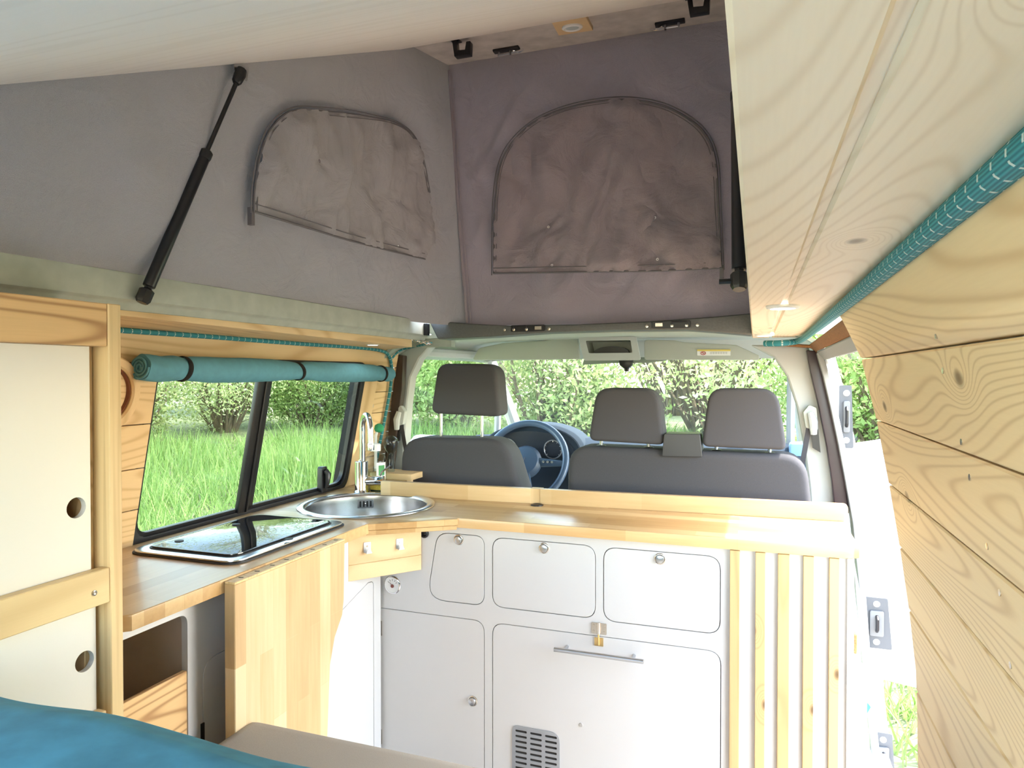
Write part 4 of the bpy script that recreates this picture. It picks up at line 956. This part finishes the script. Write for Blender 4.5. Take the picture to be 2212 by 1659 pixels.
# left B pillar: trim then dark strip
pillar([(850, 756), (846, 800), (838, 880), (828, 960), (818, 1040), (815, 1100)], [(935, 742), (905, 775), (886, 815), (879, 870), (873, 960), (867, 1100)], 2.44, 2.50, M_trim_p, 'trim_7', 'pale trim of the left pillar behind the driver', .012)
pillar([(853, 765), (849, 840), (840, 920), (828, 1000), (820, 1100)], [(871, 768), (868, 840), (858, 920), (846, 1000), (838, 1100)], 2.400, 2.432, M_pillar2, 'trim_8', 'dark brown strip on the left pillar', .004)
pillar([(1748, 745), (1722, 800), (1722, 880), (1738, 980), (1745, 1110)], [(1790, 745), (1795, 850), (1812, 960), (1830, 1110)], 2.47, 2.52, M_trim_p, 'trim_9', 'pale trim of the right pillar behind the bench', .012) if False else None
rp_out = [(1620, 745), (1672, 772), (1700, 812), (1722, 880), (1736, 960), (1748, 1050), (1752, 1120)]
rp_in = [(1745, 745), (1768, 800), (1785, 880), (1800, 960), (1815, 1050), (1822, 1120)]
pillar(rp_out, rp_in, 2.44, 2.50, M_trim_p, 'trim_9', 'pale trim of the right pillar behind the bench', .012)
pillar([(1742, 756), (1752, 810), (1769, 880), (1785, 960), (1797, 1040), (1804, 1110)], [(1764, 758), (1779, 810), (1796, 880), (1812, 960), (1826, 1040), (1834, 1110)], 2.39, 2.43, M_pillar, 'trim_10', 'dark plum strip on the right pillar', .004)
# door opening frame: grey seal and white jamb
js = [(1768, 762), (1782, 812), (1798, 880), (1815, 960), (1831, 1045), (1846, 1130), (1858, 1250), (1868, 1380), (1876, 1500), (1890, 1620), (1893, 1700)]
def strip(pts, w0, w1, y0, y1, mat, name, lab, bev=.004):
    return pillar([(x + w0, y) for x, y in pts], [(x + w1, y) for x, y in pts], y0, y1, mat, name, lab, bev)
d1 = struct_e('door_1', V((.23, 2.4, 0)), 'open sliding door gap on the right with its grey seal and white jamb')
def child_strip(pts, w0, w1, y0, y1, mat, name, bev=.004):
    o = [ony(x + w0, y, y0) for x, y in pts] + [ony(x + w1, y, y0) for x, y in reversed(pts)]
    m = MB(); m.prism(o, (0, y1 - y0, 0)); m.bevel(bev, 3, 50); return m.build(name, mat, d1)
child_strip(js, -4, 10, 2.36, 2.44, M_sealgrey, 'rubber_seal')
child_strip(js, 6, 34, 2.43, 2.47, M_body, 'jamb')
# brown carpet edge and grey frame above the opening
m = MB(); m.prism([(.160, 1.28, 1.418), (.160, 2.39, 1.402), (.180, 2.39, 1.380), (.180, 1.28, 1.385)], (.012, 0, .004)); m.prism([(.05, 2.37, 1.412), (.180, 2.37, 1.40), (.185, 2.37, 1.375), (.17, 2.37, 1.392), (.06, 2.37, 1.402)], (0, .05, 0)); m.bevel(.003, 1); m.build('carpet_edge', M_cork, d1)
m = MB(); m.prism([(.178, 1.28, 1.385), (.182, 2.40, 1.378), (.205, 2.40, 1.352), (.200, 1.28, 1.355)], (.02, 0, .01)); m.bevel(.003, 1); m.build('head_seal', M_sealgrey, d1)
# striker plates on the jamb
def striker(cx, cyy, w, h, y, label):
    c = ony(cx, cyy, y); t = thing('striker_plate', c, label, 'latch plate', 'metal plates on the door jamb')
    m = MB(); m.prism(rpoly([c + V((-w, 0, -h)), c + V((w, 0, -h)), c + V((w * .7, 0, h)), c + V((-w, 0, h))], .006), (0, -.004, 0)); m.build('plate', plain('zinc_plate', (.09, .095, .105), .5), t)
    m = MB(); m.prism(rpoly([c + V((-w * .45, -.004, -h * .5)), c + V((w * .45, -.004, -h * .5)), c + V((w * .45, -.004, h * .5)), c + V((-w * .45, -.004, h * .5))], .006), (0, -.008, 0)); m.bevel(.002, 2); m.build('cover', plain('zinc_cover', (.16, .165, .17), .4), t)
    m = MB(); m.tube([c + V((0, -.010, -h * .3)), c + V((0, -.022, -h * .2)), c + V((0, -.022, h * .2)), c + V((0, -.010, h * .3))], .005, 8); m.build('striker', M_blackm, t)
    for s in (-.75, .75):
        m = MB(); m.lathe([(.010, .004), (.008, .008), (.003, .0085)], c + V((0, 0, h * s)), (0, -1, 0), 12); m.build('bolt', M_lampw, t)
striker(1828, 900, .021, .10, 2.42, 'narrow toothed metal plate high on the door jamb')
striker(1893, 1345, .044, .080, 2.42, 'silver metal plate halfway up the door jamb')
striker(1907, 1640, .036, .085, 2.42, 'dark metal plate low on the door jamb')
# opened front passenger door beyond
od = struct_e('door_2', V((.8, 3.2, -.05)), 'opened white front passenger door seen through the side gap')
D0, D1_ = V((.27, 3.32, 0)), V((1.05, 3.05, 0)); un = (D1_ - D0).normalized(); nn = V((un.y, -un.x, 0))
def dp(s, z): return D0 + un * s + V((0, 0, z))
lower = rpoly([dp(0, .02), dp(.74, .02), dp(.80, .35), dp(.80, 1.16), dp(0, .98)], [.05, .08, .1, .03, .02])
m = MB(); m.prism(lower, -nn * .05); m.bevel(.012, 3, 50); m.build('door_panel', M_body, od)
wo = rpoly([dp(-.05, .96), dp(.055, .98), dp(.0, 1.46), dp(-.08, 1.46)], .01); wi_ = rpoly([dp(.04, 1.0), dp(.745, 1.14), dp(.72, 1.50), dp(.44, 1.56), dp(.0, 1.50)], [.02, .02, .05, .06, .04])
m = MB(); m.prism([p - nn * .012 for p in wo], -nn * .025); m.build('window_frame', M_body, od)
m = MB(); m.prism([p - nn * .02 for p in wi_], -nn * .004); m.build('glass_pane', M_glass, od)
m = MB(); m.prism(rpoly([dp(.10, .78) + nn * .001, dp(.30, .76) + nn * .001, dp(.32, .93) + nn * .001, dp(.12, .95) + nn * .001], .01), nn * .03); m.bevel(.006, 2); m.build('door_pocket', plain('pale_lilac_grey_plastic', (.55, .56, .62), .5), od)
# sill step and small things by the opening
m = MB(); m.box(.232, .40, 1.86, 2.44, -.06, .12); m.box(.228, .26, 1.84, 2.43, .12, .58) ; m.bevel(.02, 3); m.build('step_well', M_body, d1)
c0, c1 = ony(1848, 1205, 2.30), ony(1884, 1560, 2.30)
m = MB(); m.prism([ony(1843, 1200, 2.32), ony(1860, 1290, 2.32), ony(1872, 1400, 2.32), ony(1880, 1530, 2.32), ony(1884, 1560, 2.32), ony(1876, 1530, 2.32), ony(1862, 1400, 2.32), ony(1850, 1290, 2.32)], (0, .03, 0)); m.build('step_trim', M_sealgrey, d1)
c = ony(1860, 1515, 2.0); t = tag(None or (lambda mm: (mm.prism(rpoly([c + V((-.03, 0, -.02)), c + V((.012, 0, -.036)), c + V((.024, 0, -.012)), c + V((.004, 0, .012)), c + V((-.008, 0, .034)), c + V((-.03, 0, .02))], .003), (0, .03, 0)), mm.bevel(.003, 2), mm.build('peg', plain('teal_green_plastic', (.03, .42, .34), .4)))[-1])(MB()), 'small teal green plastic clip beside the end of the slatted cabinet', 'clip')
c = ony(1846, 1408, 1.98); m = MB(); m.box(c.x - .012, c.x + .006, c.y, c.y + .03, c.z - .045, c.z + .045); m.bevel(.002, 1); tag(m.build('wood_block', M_cork), 'narrow brown wooden block beside the slatted cabinet end', 'block')

# sun visors, console, sensor
def visor(px, y, lab):
    c = ony(sum(p[0] for p in px) / len(px), 758, y); t = thing('sun_visor', c, lab, 'sun visor')
    m = MB(); m.prism([ony(a, b_, y) for a, b_ in px], (0, .02, 0)); m.bevel(.006, 3, 50); m.build('panel', M_visor, t, smooth=60)
    return t
visor(ra([(1020, 778), (1034, 752), (1085, 741), (1180, 735), (1195, 732), (1248, 731), (1252, 776)], [4, 12, 10, 5, 5, 6, 3]), 2.95, 'left sun visor folded up above the driver')
vr = visor(ra([(1392, 777), (1391, 734), (1455, 735), (1475, 739), (1590, 745), (1640, 768), (1640, 778)], [5, 8, 5, 5, 12, 4, 3]), 2.95, 'right sun visor folded up with a warning sticker')
def quad(px0, px1, y0, y1, Y): return [ony(px0, y1, Y), ony(px1, y1, Y), ony(px1, y0, Y), ony(px0, y0, Y)]
m = MB(); m.prism(quad(1506, 1578, 756, 768, 2.948), (0, .001, 0)); st_ = m.build('sticker', M_lampw, vr)
m = MB(); m.prism(quad(1506, 1578, 755, 758.5, 2.946), (0, .001, 0)); m.build('sticker_band', plain('sticker_yellow', (.75, .58, .12), .5), st_)
m = MB(); c = ony(1519, 763, 2.946)
m.tube([c + V((.010 * math.cos(a), 0, .006 * math.sin(a))) for a in [2 * math.pi * k / 16 for k in range(16)]], .0014, 5, closed=True); m.tube([c + V((-.007, 0, .005)), c + V((.007, 0, -.005))], .0014, 5); m.build('no_sign', plain('sticker_red', (.5, .06, .06), .5), st_)
m = MB(); p0 = ony(1534, 762, 2.946)
for r_ in range(2):
    for k in range(7): m.box(p0.x + k * .010, p0.x + k * .010 + .007, 2.9455, 2.9465, p0.z - r_ * .005, p0.z - r_ * .005 + .0015)
m.build('sticker_print', plain('sticker_grey', (.3, .3, .3), .5), st_)
co_ = thing('overhead_console', ony(1315, 752, 2.85), 'pale overhead storage tray in the middle of the cab headlining', 'console')
oo = [ony(a, b_, 2.85) for a, b_ in ra([(1262, 779), (1249, 728), (1374, 727), (1384, 778)], [5, 5, 5, 5])]; oi = [ony(a, b_, 2.85) for a, b_ in ra([(1272, 763), (1265, 736), (1362, 735), (1366, 762)], [3, 3, 3, 3])]
m = MB(); m.prism(oo, (0, .012, 0), [oi]); m.build('front_frame', M_trim_p, co_)
m = MB()
for i in range(len(oi)):
    a, c = oi[i], oi[(i + 1) % len(oi)]; m.poly([a, c, c + V((0, .12, 0)), a + V((0, .12, 0))])
m.poly([p + V((0, .12, 0)) for p in oi]); m.build('tray', M_visor, co_)
m = MB(); c = ony(1320, 762, 2.90); m.prism([c + V((-.075, 0, 0))] + [c + V((.075 * math.cos(a), 0, .028 * math.sin(a))) for a in [math.pi * (1 - k / 14) for k in range(15)]], (0, .03, 0)); m.build('insert', M_black, co_)
c = ony(1350, 786, 3.0); ms = thing('mirror_mount', c, 'black mirror mount hanging under the overhead console', 'mirror mount')
m = MB(); m.prism([c + V((x, 0, z)) for x, z in ((-.028, .020), (.032, .022), (.030, -.006), (.012, -.022), (-.006, -.020), (-.026, -.004))], (0, .04, 0)); m.bevel(.006, 2); m.build('housing', M_black, ms)
m = MB(); m.lathe([(.012, 0), (.010, .012), (.004, .014)], c + V((.004, .02, -.02)), (0, 0, -1), 14); m.build('joint', M_blackm, ms)
m = MB(); m.prism([ony(a, b_, 3.05) for a, b_ in ra([(1258, 788), (1262, 776), (1440, 770), (1442, 778), (1400, 784), (1330, 784)], 3)], (0, .02, 0)); tag(m.build('rear_view_mirror', plain('grey_green_mirror_back', (.22, .27, .22), .3)), 'long low rear view mirror edge behind the overhead console', 'mirror')

# windscreen, front pillars, doors
ws = struct_e('window_2', V((-.55, 3.4, .9)), 'wide windscreen')
A0 = [V((-1.22, 3.2, 1.385)), V((.12, 3.2, 1.385)), V((.20, 3.95, .93)), V((-1.30, 3.95, .93))]
m = MB(); m.prism(A0, (0, .003, .005)); m.build('glass_pane', M_glass, ws)
for s, xa, xb in ((-1, -1.25, -1.36), (1, .15, .26)):
    m = MB(); m.tube([V((xa, 3.18, 1.40)), V(((xa + xb) / 2, 3.6, 1.16)), V((xb, 4.0, .90))], [.035, .04, .05], 10, squash=.8); m.build('pillar', M_trim_p, ws)
    m = MB(); m.tube([V((xa * 1.0 + s * -.0, 3.30, .90)), V((xa, 3.32, 1.1)), V((xa - s * .0, 3.24, 1.34))], .018, 8); m.build('quarter_post', M_sealgrey, ws)
for k, (x, s) in enumerate(((-1.36, -1), (.25, 1))):
    if s > 0: continue
    d_ = struct_e('door_3', V((x, 3, .3)), 'closed driver door')
    m = MB(); m.prism([V((x, 2.50, .1)), V((x, 3.95, .1)), V((x, 3.95, .93)), V((x, 2.50, .97))], (-.05, 0, 0)); m.bevel(.01, 2); m.build('door_panel', M_trim_p, d_)
    m = MB(); m.prism([V((x, 2.50, .97)), V((x, 3.95, .93)), V((x + .10, 3.2, 1.40)), V((x + .08, 2.50, 1.40))], (-.004, 0, 0)); m.build('glass_pane', M_glass, d_)
    m = MB(); m.tube([V((x + .085, 2.50, 1.40)), V((x + .10, 3.2, 1.40))], .02, 8); m.build('window_frame', M_trim_p, d_)
# door mirror outside the driver window
mp = ony(912, 948, 3.05); dm = thing('door_mirror', mp, 'pale blue driver door mirror outside the left cab window', 'mirror')
m = MB(); m.prism([mp + V((x, 0, z)) for x, z in ((-.09, -.14), (.11, -.14), (.12, -.02), (.07, .015), (-.05, .015), (-.09, -.03))], (0, .08, 0)); m.bevel(.02, 3); m.build('shell', plain('pale_blue_white_shell', (.60, .68, .74), .3), dm)
m = MB(); m.prism([mp + V((x, -.001, z)) for x, z in ((-.07, -.12), (.09, -.12), (.10, -.03), (.06, .0), (-.04, .0), (-.07, -.04))], (0, -.002, 0)); m.build('mirror_glass', plain('mirror_glass', (.8, .85, .9), .03, metal=1), dm)
mp = ony(1722, 968, 3.1); dm = thing('door_mirror', mp, 'blue tinted passenger side mirror behind the bench, just left of the right pillar', 'mirror')
m = MB(); m.prism([mp + V((x, 0, z)) for x, z in ((-.03, -.12), (.14, -.12), (.14, .03), (-.03, .02))], (0, .08, 0)); m.bevel(.015, 3); m.build('shell', plain('blue_mirror_shell', (.22, .42, .62), .3), dm)
# seat belts
def belt(cx, cyy, y, s, lab, mat):
    c = ony(cx, cyy, y); t = thing('seat_belt', c, lab, 'seat belt', 'cab seat belts')
    m = MB(); m.prism(rpoly([c + V((x * s, 0, z)) for x, z in ((-.020, -.03), (.018, -.02), (.026, .03), (.008, .055), (-.016, .045))], .008), (0, -.025, 0)); m.bevel(.006, 2); m.build('anchor', mat, t)
    m = MB(); m.tube([c + V((s * -.006, -.03, -.04)), c + V((s * -.004, -.034, .0)), c + V((s * .004, -.03, .03))], [.010, .014, .010], 10); m.build('guide_loop', M_trim_p, t)
    m = MB(); e = c + V((s * .022, -.01, -.16)); m.prism([c + V((s * .0, -.018, -.02)), c + V((s * .016, -.018, -.02)), e + V((s * .016, 0, 0)), e], (0, -.002, 0)); m.build('webbing', M_seat, t)
    m = MB(); m.prism([c + V((s * x, -.004, z)) for x, z in ((-.028, -.10), (-.004, -.085), (.0, -.02), (-.02, -.02))], (0, -.008, 0)); m.build('slot', M_black, t)
belt(868, 905, 2.425, 1, 'beige seat belt anchor and belt on the pillar behind the driver', M_trim_p)
belt(1752, 910, 2.43, -1, 'beige seat belt anchor and belt on the right pillar', M_visor)
# dashboard and steering wheel
ds = thing('dashboard', V((-.55, 3.3, .7)), 'dark slate dashboard below the windscreen', 'dashboard')
m = MB(); pr = [(3.05, .70), (3.08, .96), (3.2, 1.005), (3.5, .985), (3.95, .93), (3.95, .6), (3.05, .55)]
m.prism([V((-1.33, y, z)) for y, z in pr], (1.53, 0, 0)); m.bevel(.02, 3, 30); m.build('top_panel', M_dash, ds)
hood = [V((-.98 + .24 * math.cos(a), 3.03, .94 + .135 * math.sin(a) ** .8 if math.sin(a) > 0 else .94)) for a in [math.pi * k / 24 for k in range(25)]]
m = MB(); m.prism(hood, (0, .24, 0)); m.bevel(.012, 3, 40); m.build('instrument_hood', M_dash, ds)
m = MB(); m.prism([V((-.98 + .21 * math.cos(a), 3.025, .935 + .11 * max(0, math.sin(a)) ** .8)) for a in [math.pi * k / 24 for k in range(25)]], (0, .004, 0)); ins = m.build('instrument_cluster', plain('instrument_black', (.02, .025, .035), .3), ds)
for dx in (-.11, .11):
    m = MB(); c = V((-.98 + dx, 3.022, .965)); m.tube([c + V((.042 * math.cos(a), 0, .042 * math.sin(a))) for a in [2 * math.pi * k / 30 for k in range(30)]], .003, 6, closed=True)
    for k in range(9):
        a = math.radians(-40 + k * 32.5); m.tube([c + V((.034 * math.cos(a), 0, .034 * math.sin(a))), c + V((.040 * math.cos(a), 0, .040 * math.sin(a)))], .0012, 4)
    m.build('dial_ring', M_alu, ins)
m = MB(); m.box(-.79, -.66, 2.99, 3.05, .84, .90); ins2 = m.build('display', plain('display_slate', (.05, .07, .10), .2), ds)
m = MB()
for k in range(4):
    for j in range(3): m.box(-.775 + k * .026, -.775 + k * .026 + .016, 2.987, 2.9895, .852 + j * .014, .852 + j * .014 + .006)
m.build('display_marks', plain('display_pale_marks', (.5, .62, .72), .4), ins2)
SW = V((-.975, 2.93, .915)); tilt = math.radians(28); wu = V((1, 0, 0)); wv = V((0, math.sin(tilt) * 1.0, math.cos(tilt)))
sw = thing('steering_wheel', SW, 'slate blue steering wheel behind the gap between the seats', 'steering wheel')
m = MB(); m.tube([SW + wu * .19 * math.cos(a) + wv * .19 * math.sin(a) for a in [2 * math.pi * k / 48 for k in range(48)]], .0155, 12, closed=True); m.build('rim', M_dash2, sw)
m = MB(); wn_ = wu.cross(wv); m.lathe([(.075, -.02), (.078, 0), (.065, .02), (.02, .03), (.001, .031)], SW + wn_ * 0, wn_, 28); m.build('hub', M_dash2, sw)
m = MB(); m.tube([SW + wn_ * .02 + wu * .016 * math.cos(a) + wv * .016 * math.sin(a) for a in [2 * math.pi * k / 24 for k in range(24)]], .002, 6, closed=True)
m.tube([SW + wn_ * .031 + wu * x + wv * z for x, z in ((-.009, .010), (-.004, -.010), (0, .002), (.004, -.010), (.009, .010))], .0016, 5); m.build('emblem', M_chrome, sw)
for ang in (0, 180, 250, 290):
    a = math.radians(ang); d_ = wu * math.cos(a) + wv * math.sin(a); m = MB(); m.tube([SW + d_ * .06, SW + d_ * .185], [.022, .012], 8, squash=.5); m.build('spoke', M_dash2, sw)
    if ang in (0, 180):
        for k in (0, 1, 2):
            m = MB(); m.lathe([(.006, 0), (.005, .003)], SW + d_ * (.09 + .02 * k) + wn_ * .012, wn_, 10); m.build('button', M_alu, sw)

# ------------------------------------------------------------------ outdoors
def terr(x, y):
    r = math.hypot(x + .5, y - 1.0); h = -.46 + max(0, min(1, (r - 3.2) / 7)) ** 1.1 * .95 + noise.noise(V((x * .35, y * .35, 0))) * .12 * min(1, max(0, r - 2.5))
    return h
m = MB(); m.grid(lambda u, v: V((lerp(-40, 30, u), lerp(-25, 45, v), terr(lerp(-40, 30, u), lerp(-25, 45, v)))), 90, 90)
gd = tag(m.build('floor', M_ground, smooth=180), 'green meadow ground around the van', None, None, 'structure'); gd.name = 'trim_11'
def leafmesh(name, n, R, H, ls, seed, mat, z0=.3, clumps=30):
    r = np.random.default_rng(seed); cl = []
    while len(cl) < clumps:
        p = r.uniform(-1, 1, 3)
        if np.dot(p, p) < 1: cl.append(p * (R, R, H / 2) + (0, 0, z0 + H / 2))
    cl = np.array(cl); idx = r.integers(0, clumps, n); c = cl[idx] + r.normal(0, 1, (n, 3)).clip(-1.8, 1.8) * np.array([R, R, H / 2]) * .20
    a = r.normal(0, 1, (n, 3)); a /= np.linalg.norm(a, axis=1)[:, None]; t = r.normal(0, 1, (n, 3)); bb = np.cross(a, t); bb /= np.linalg.norm(bb, axis=1)[:, None]
    s = ls * r.uniform(.6, 1.4, (n, 1)); v = np.empty((n, 4, 3)); v[:, 0] = c - a * s; v[:, 1] = c + bb * s * .45; v[:, 2] = c + a * s; v[:, 3] = c - bb * s * .45
    me = bpy.data.meshes.new(name); me.vertices.add(n * 4); me.vertices.foreach_set('co', v.reshape(-1)); me.loops.add(n * 4); me.loops.foreach_set('vertex_index', np.arange(n * 4))
    me.polygons.add(n); me.polygons.foreach_set('loop_start', np.arange(0, n * 4, 4)); me.polygons.foreach_set('loop_total', np.full(n, 4)); me.update(); me.validate(); me.materials.append(mat)
    return me, cl
def branches(cl, z0, seed, mat, r0=.035, extra=30, R=1.0):
    random.seed(seed); m = MB()
    for c in cl:
        c = V(c); b0 = V((random.uniform(-.1, .1), random.uniform(-.1, .1), -.2)); mid = b0.lerp(c, .5) + V((random.uniform(-.15, .15), random.uniform(-.15, .15), random.uniform(0, .2))) * R
        m.tube([b0, mid, c], [r0, r0 * .6, r0 * .2], 5)
        for _ in range(2):
            e = mid + V((random.uniform(-.6, .6), random.uniform(-.6, .6), random.uniform(0, .7))) * R; m.tube([mid, e], [r0 * .35, r0 * .1], 4)
    return m
protos = []
for k, (R, H, mat, n) in enumerate(((1.3, 2.4, M_leafA, 24000), (1.5, 3.2, M_leafC, 26000), (1.2, 2.0, M_leafB, 18000), (1.4, 2.8, M_leafC, 17000))):
    me, cl = leafmesh('leaves', n, R, H, .032, 20 + k, mat); tr = branches(cl, 0, k, M_bark)
    t = bpy.data.objects.new('bush', None); COL.objects.link(t)
    f = bpy.data.objects.new('foliage', me); COL.objects.link(f); f.parent = t
    bmo = tr; me2 = bpy.data.meshes.new('stems'); bmesh.ops.recalc_face_normals(bmo.bm, faces=bmo.bm.faces); bmo.bm.to_mesh(me2); bmo.bm.free(); me2.materials.append(M_bark)
    s = bpy.data.objects.new('stem', me2); COL.objects.link(s); s.parent = t; protos.append(t)
used = [False] * 4
def place_bush(k, x, y, sc, rz, label, group):
    o = protos[k] if not used[k] else copy_tree(protos[k]); used[k] = True
    o.location = (x, y, terr(x, y) - .15); o.scale = (sc, sc, sc); o.rotation_euler = (0, 0, rz); tag(o, label, 'bush', group); return o
random.seed(5)
ORD = ['first', 'second', 'third', 'fourth', 'fifth', 'sixth', 'seventh', 'eighth', 'ninth', 'tenth']
for i, (k, x, y, sc) in enumerate(((0, -8.6, 5.6, .72), (2, -7.9, 6.9, .85), (3, -7.6, 8.4, .72), (0, -6.9, 9.6, .8), (2, -6.0, 10.6, .9), (3, -11.6, 9.0, .95), (2, -9.9, 12.0, 1.2), (2, -12.5, 5.4, 1.1))):
    o = place_bush(k, x, y, sc, i * 1.1, '%s leafy bush from the left on the grassy bank beyond the side window' % ORD[i] if i < 5 else ('tall bush behind the nearer bushes on the bank, left of centre', 'tall yellow-green bush at the back right of the bank', 'tall yellow-green bush at the far left back of the bank')[i - 5], 'bushes on the bank outside the side window')
for i, (k, x, y, sc) in enumerate(((1, -7.6, 15.0, 1.6), (0, -4.6, 10.4, 1.2), (2, -2.6, 9.0, 1.15), (3, -.6, 10.4, 1.3), (1, -1.6, 14.6, 1.7), (0, 1.5, 9.2, 1.2))):
    place_bush(k, x, y, sc, i * 1.7, '%s sunlit yellow-green bush from the left beyond the windscreen' % ORD[i], 'hedge bushes beyond the windscreen')
for i, (x, y) in enumerate(((4.6, 11.6), (5.4, 7.8))):
    place_bush((0, 1)[i % 2], x, y, 1.3, i, ('sunlit bush seen far off through the open side door gap', 'nearer sunlit bush to the right of the open side door gap')[i], 'bushes beyond the door gap')
m = MB(); m.grid(lambda u, v: V((lerp(-1.7, 5.5, u), lerp(-6, 3.0, v), terr(lerp(-1.7, 5.5, u), lerp(-6, 3.0, v)) + .02)), 30, 30)
tag(m.build('bounce_gravel', M_bounce_gravel, smooth=180), 'pale gravel added beside and behind the van to bounce light', None, None, 'structure').name = 'trim_13'  # pale patch added as a reflector, bouncing warm light through the side door
# birches
bme, bcl = leafmesh('leaves', 2600, 1.5, 6.5, .05, 77, M_leafC, z0=2.5, clumps=34)
tt = bpy.data.objects.new('birch_tree', None); COL.objects.link(tt)
o = bpy.data.objects.new('foliage', bme); COL.objects.link(o); o.parent = tt
m = MB(); m.tube([V((0, 0, -.4)), V((.08, .03, 3)), V((-.02, .05, 6)), V((.05, 0, 10))], [.13, .10, .07, .02], 9)
for c in bcl:
    c = V(c); z = max(1.5, c.z - 1.2); m.tube([V((.03, .03, z)), V((c.x * .5, c.y * .5, c.z - .3)), c], [.03, .018, .005], 5)
    for _ in range(5):
        e = c + V((random.uniform(-.7, .7), random.uniform(-.7, .7), random.uniform(-.8, .6))); m.tube([V((c.x * .5, c.y * .5, c.z - .3)), e], [.008, .003], 4)
me2 = bpy.data.meshes.new('trunk'); bmesh.ops.recalc_face_normals(m.bm, faces=m.bm.faces); m.bm.to_mesh(me2); m.bm.free(); me2.materials.append(M_birch)
o = bpy.data.objects.new('trunk', me2); COL.objects.link(o); o.parent = tt
first = True
for i, (x, y) in enumerate(((-9.6, 3.4), (-10.4, 7.2), (-12.5, 10.6), (-8.6, 10.6), (-11.4, 14.4), (2.4, 18.0))):
    t = tt if first else copy_tree(tt); first = False
    t.location = (x, y, terr(x, y) - .1); t.rotation_euler = (0, 0, i * 1.3); t.scale = (1, 1, random.uniform(.85, 1.15)); tag(t, '%s white-barked birch from the left among the bushes' % ORD[i], 'tree', 'birches among the bushes')
# grass
n = 60000; r = np.random.default_rng(3); ang = r.uniform(math.radians(92), math.radians(178), n); dd = 2.2 + 7.5 * r.uniform(0, 1, n) ** .8
gx = -.3 + dd * np.cos(ang); gy = 1.0 + dd * np.sin(ang)
k2 = n // 5; gx[:k2] = r.uniform(.6, 4.0, k2); gy[:k2] = r.uniform(3.4, 9.5, k2)
gz = np.array([terr(a, b_) for a, b_ in zip(gx, gy)]); hgt = r.uniform(.10, .34, n) * np.array([.7 + .9 * abs(noise.noise(V((a * .7, b_ * .7, 3)))) * 2 for a, b_ in zip(gx, gy)]); th = r.uniform(0, 6.28, n); w_ = .006 + .004 * r.uniform(0, 1, n)
v = np.empty((n, 3, 3)); c, s = np.cos(th), np.sin(th); lx, lyy = r.normal(0, .10, n), r.normal(0, .10, n)
v[:, 0] = np.stack([gx - c * w_, gy - s * w_, gz], 1); v[:, 1] = np.stack([gx + c * w_, gy + s * w_, gz], 1); v[:, 2] = np.stack([gx + lx, gy + lyy, gz + hgt], 1)
me = bpy.data.meshes.new('grass'); me.vertices.add(n * 3); me.vertices.foreach_set('co', v.reshape(-1)); me.loops.add(n * 3); me.loops.foreach_set('vertex_index', np.arange(n * 3)); me.polygons.add(n); me.polygons.foreach_set('loop_start', np.arange(0, n * 3, 3)); me.polygons.foreach_set('loop_total', np.full(n, 3)); me.update(); me.materials.append(M_grassb)
o = bpy.data.objects.new('grass', me); COL.objects.link(o); tag(o, 'long bright green grass growing around the van', 'grass', None, 'stuff')
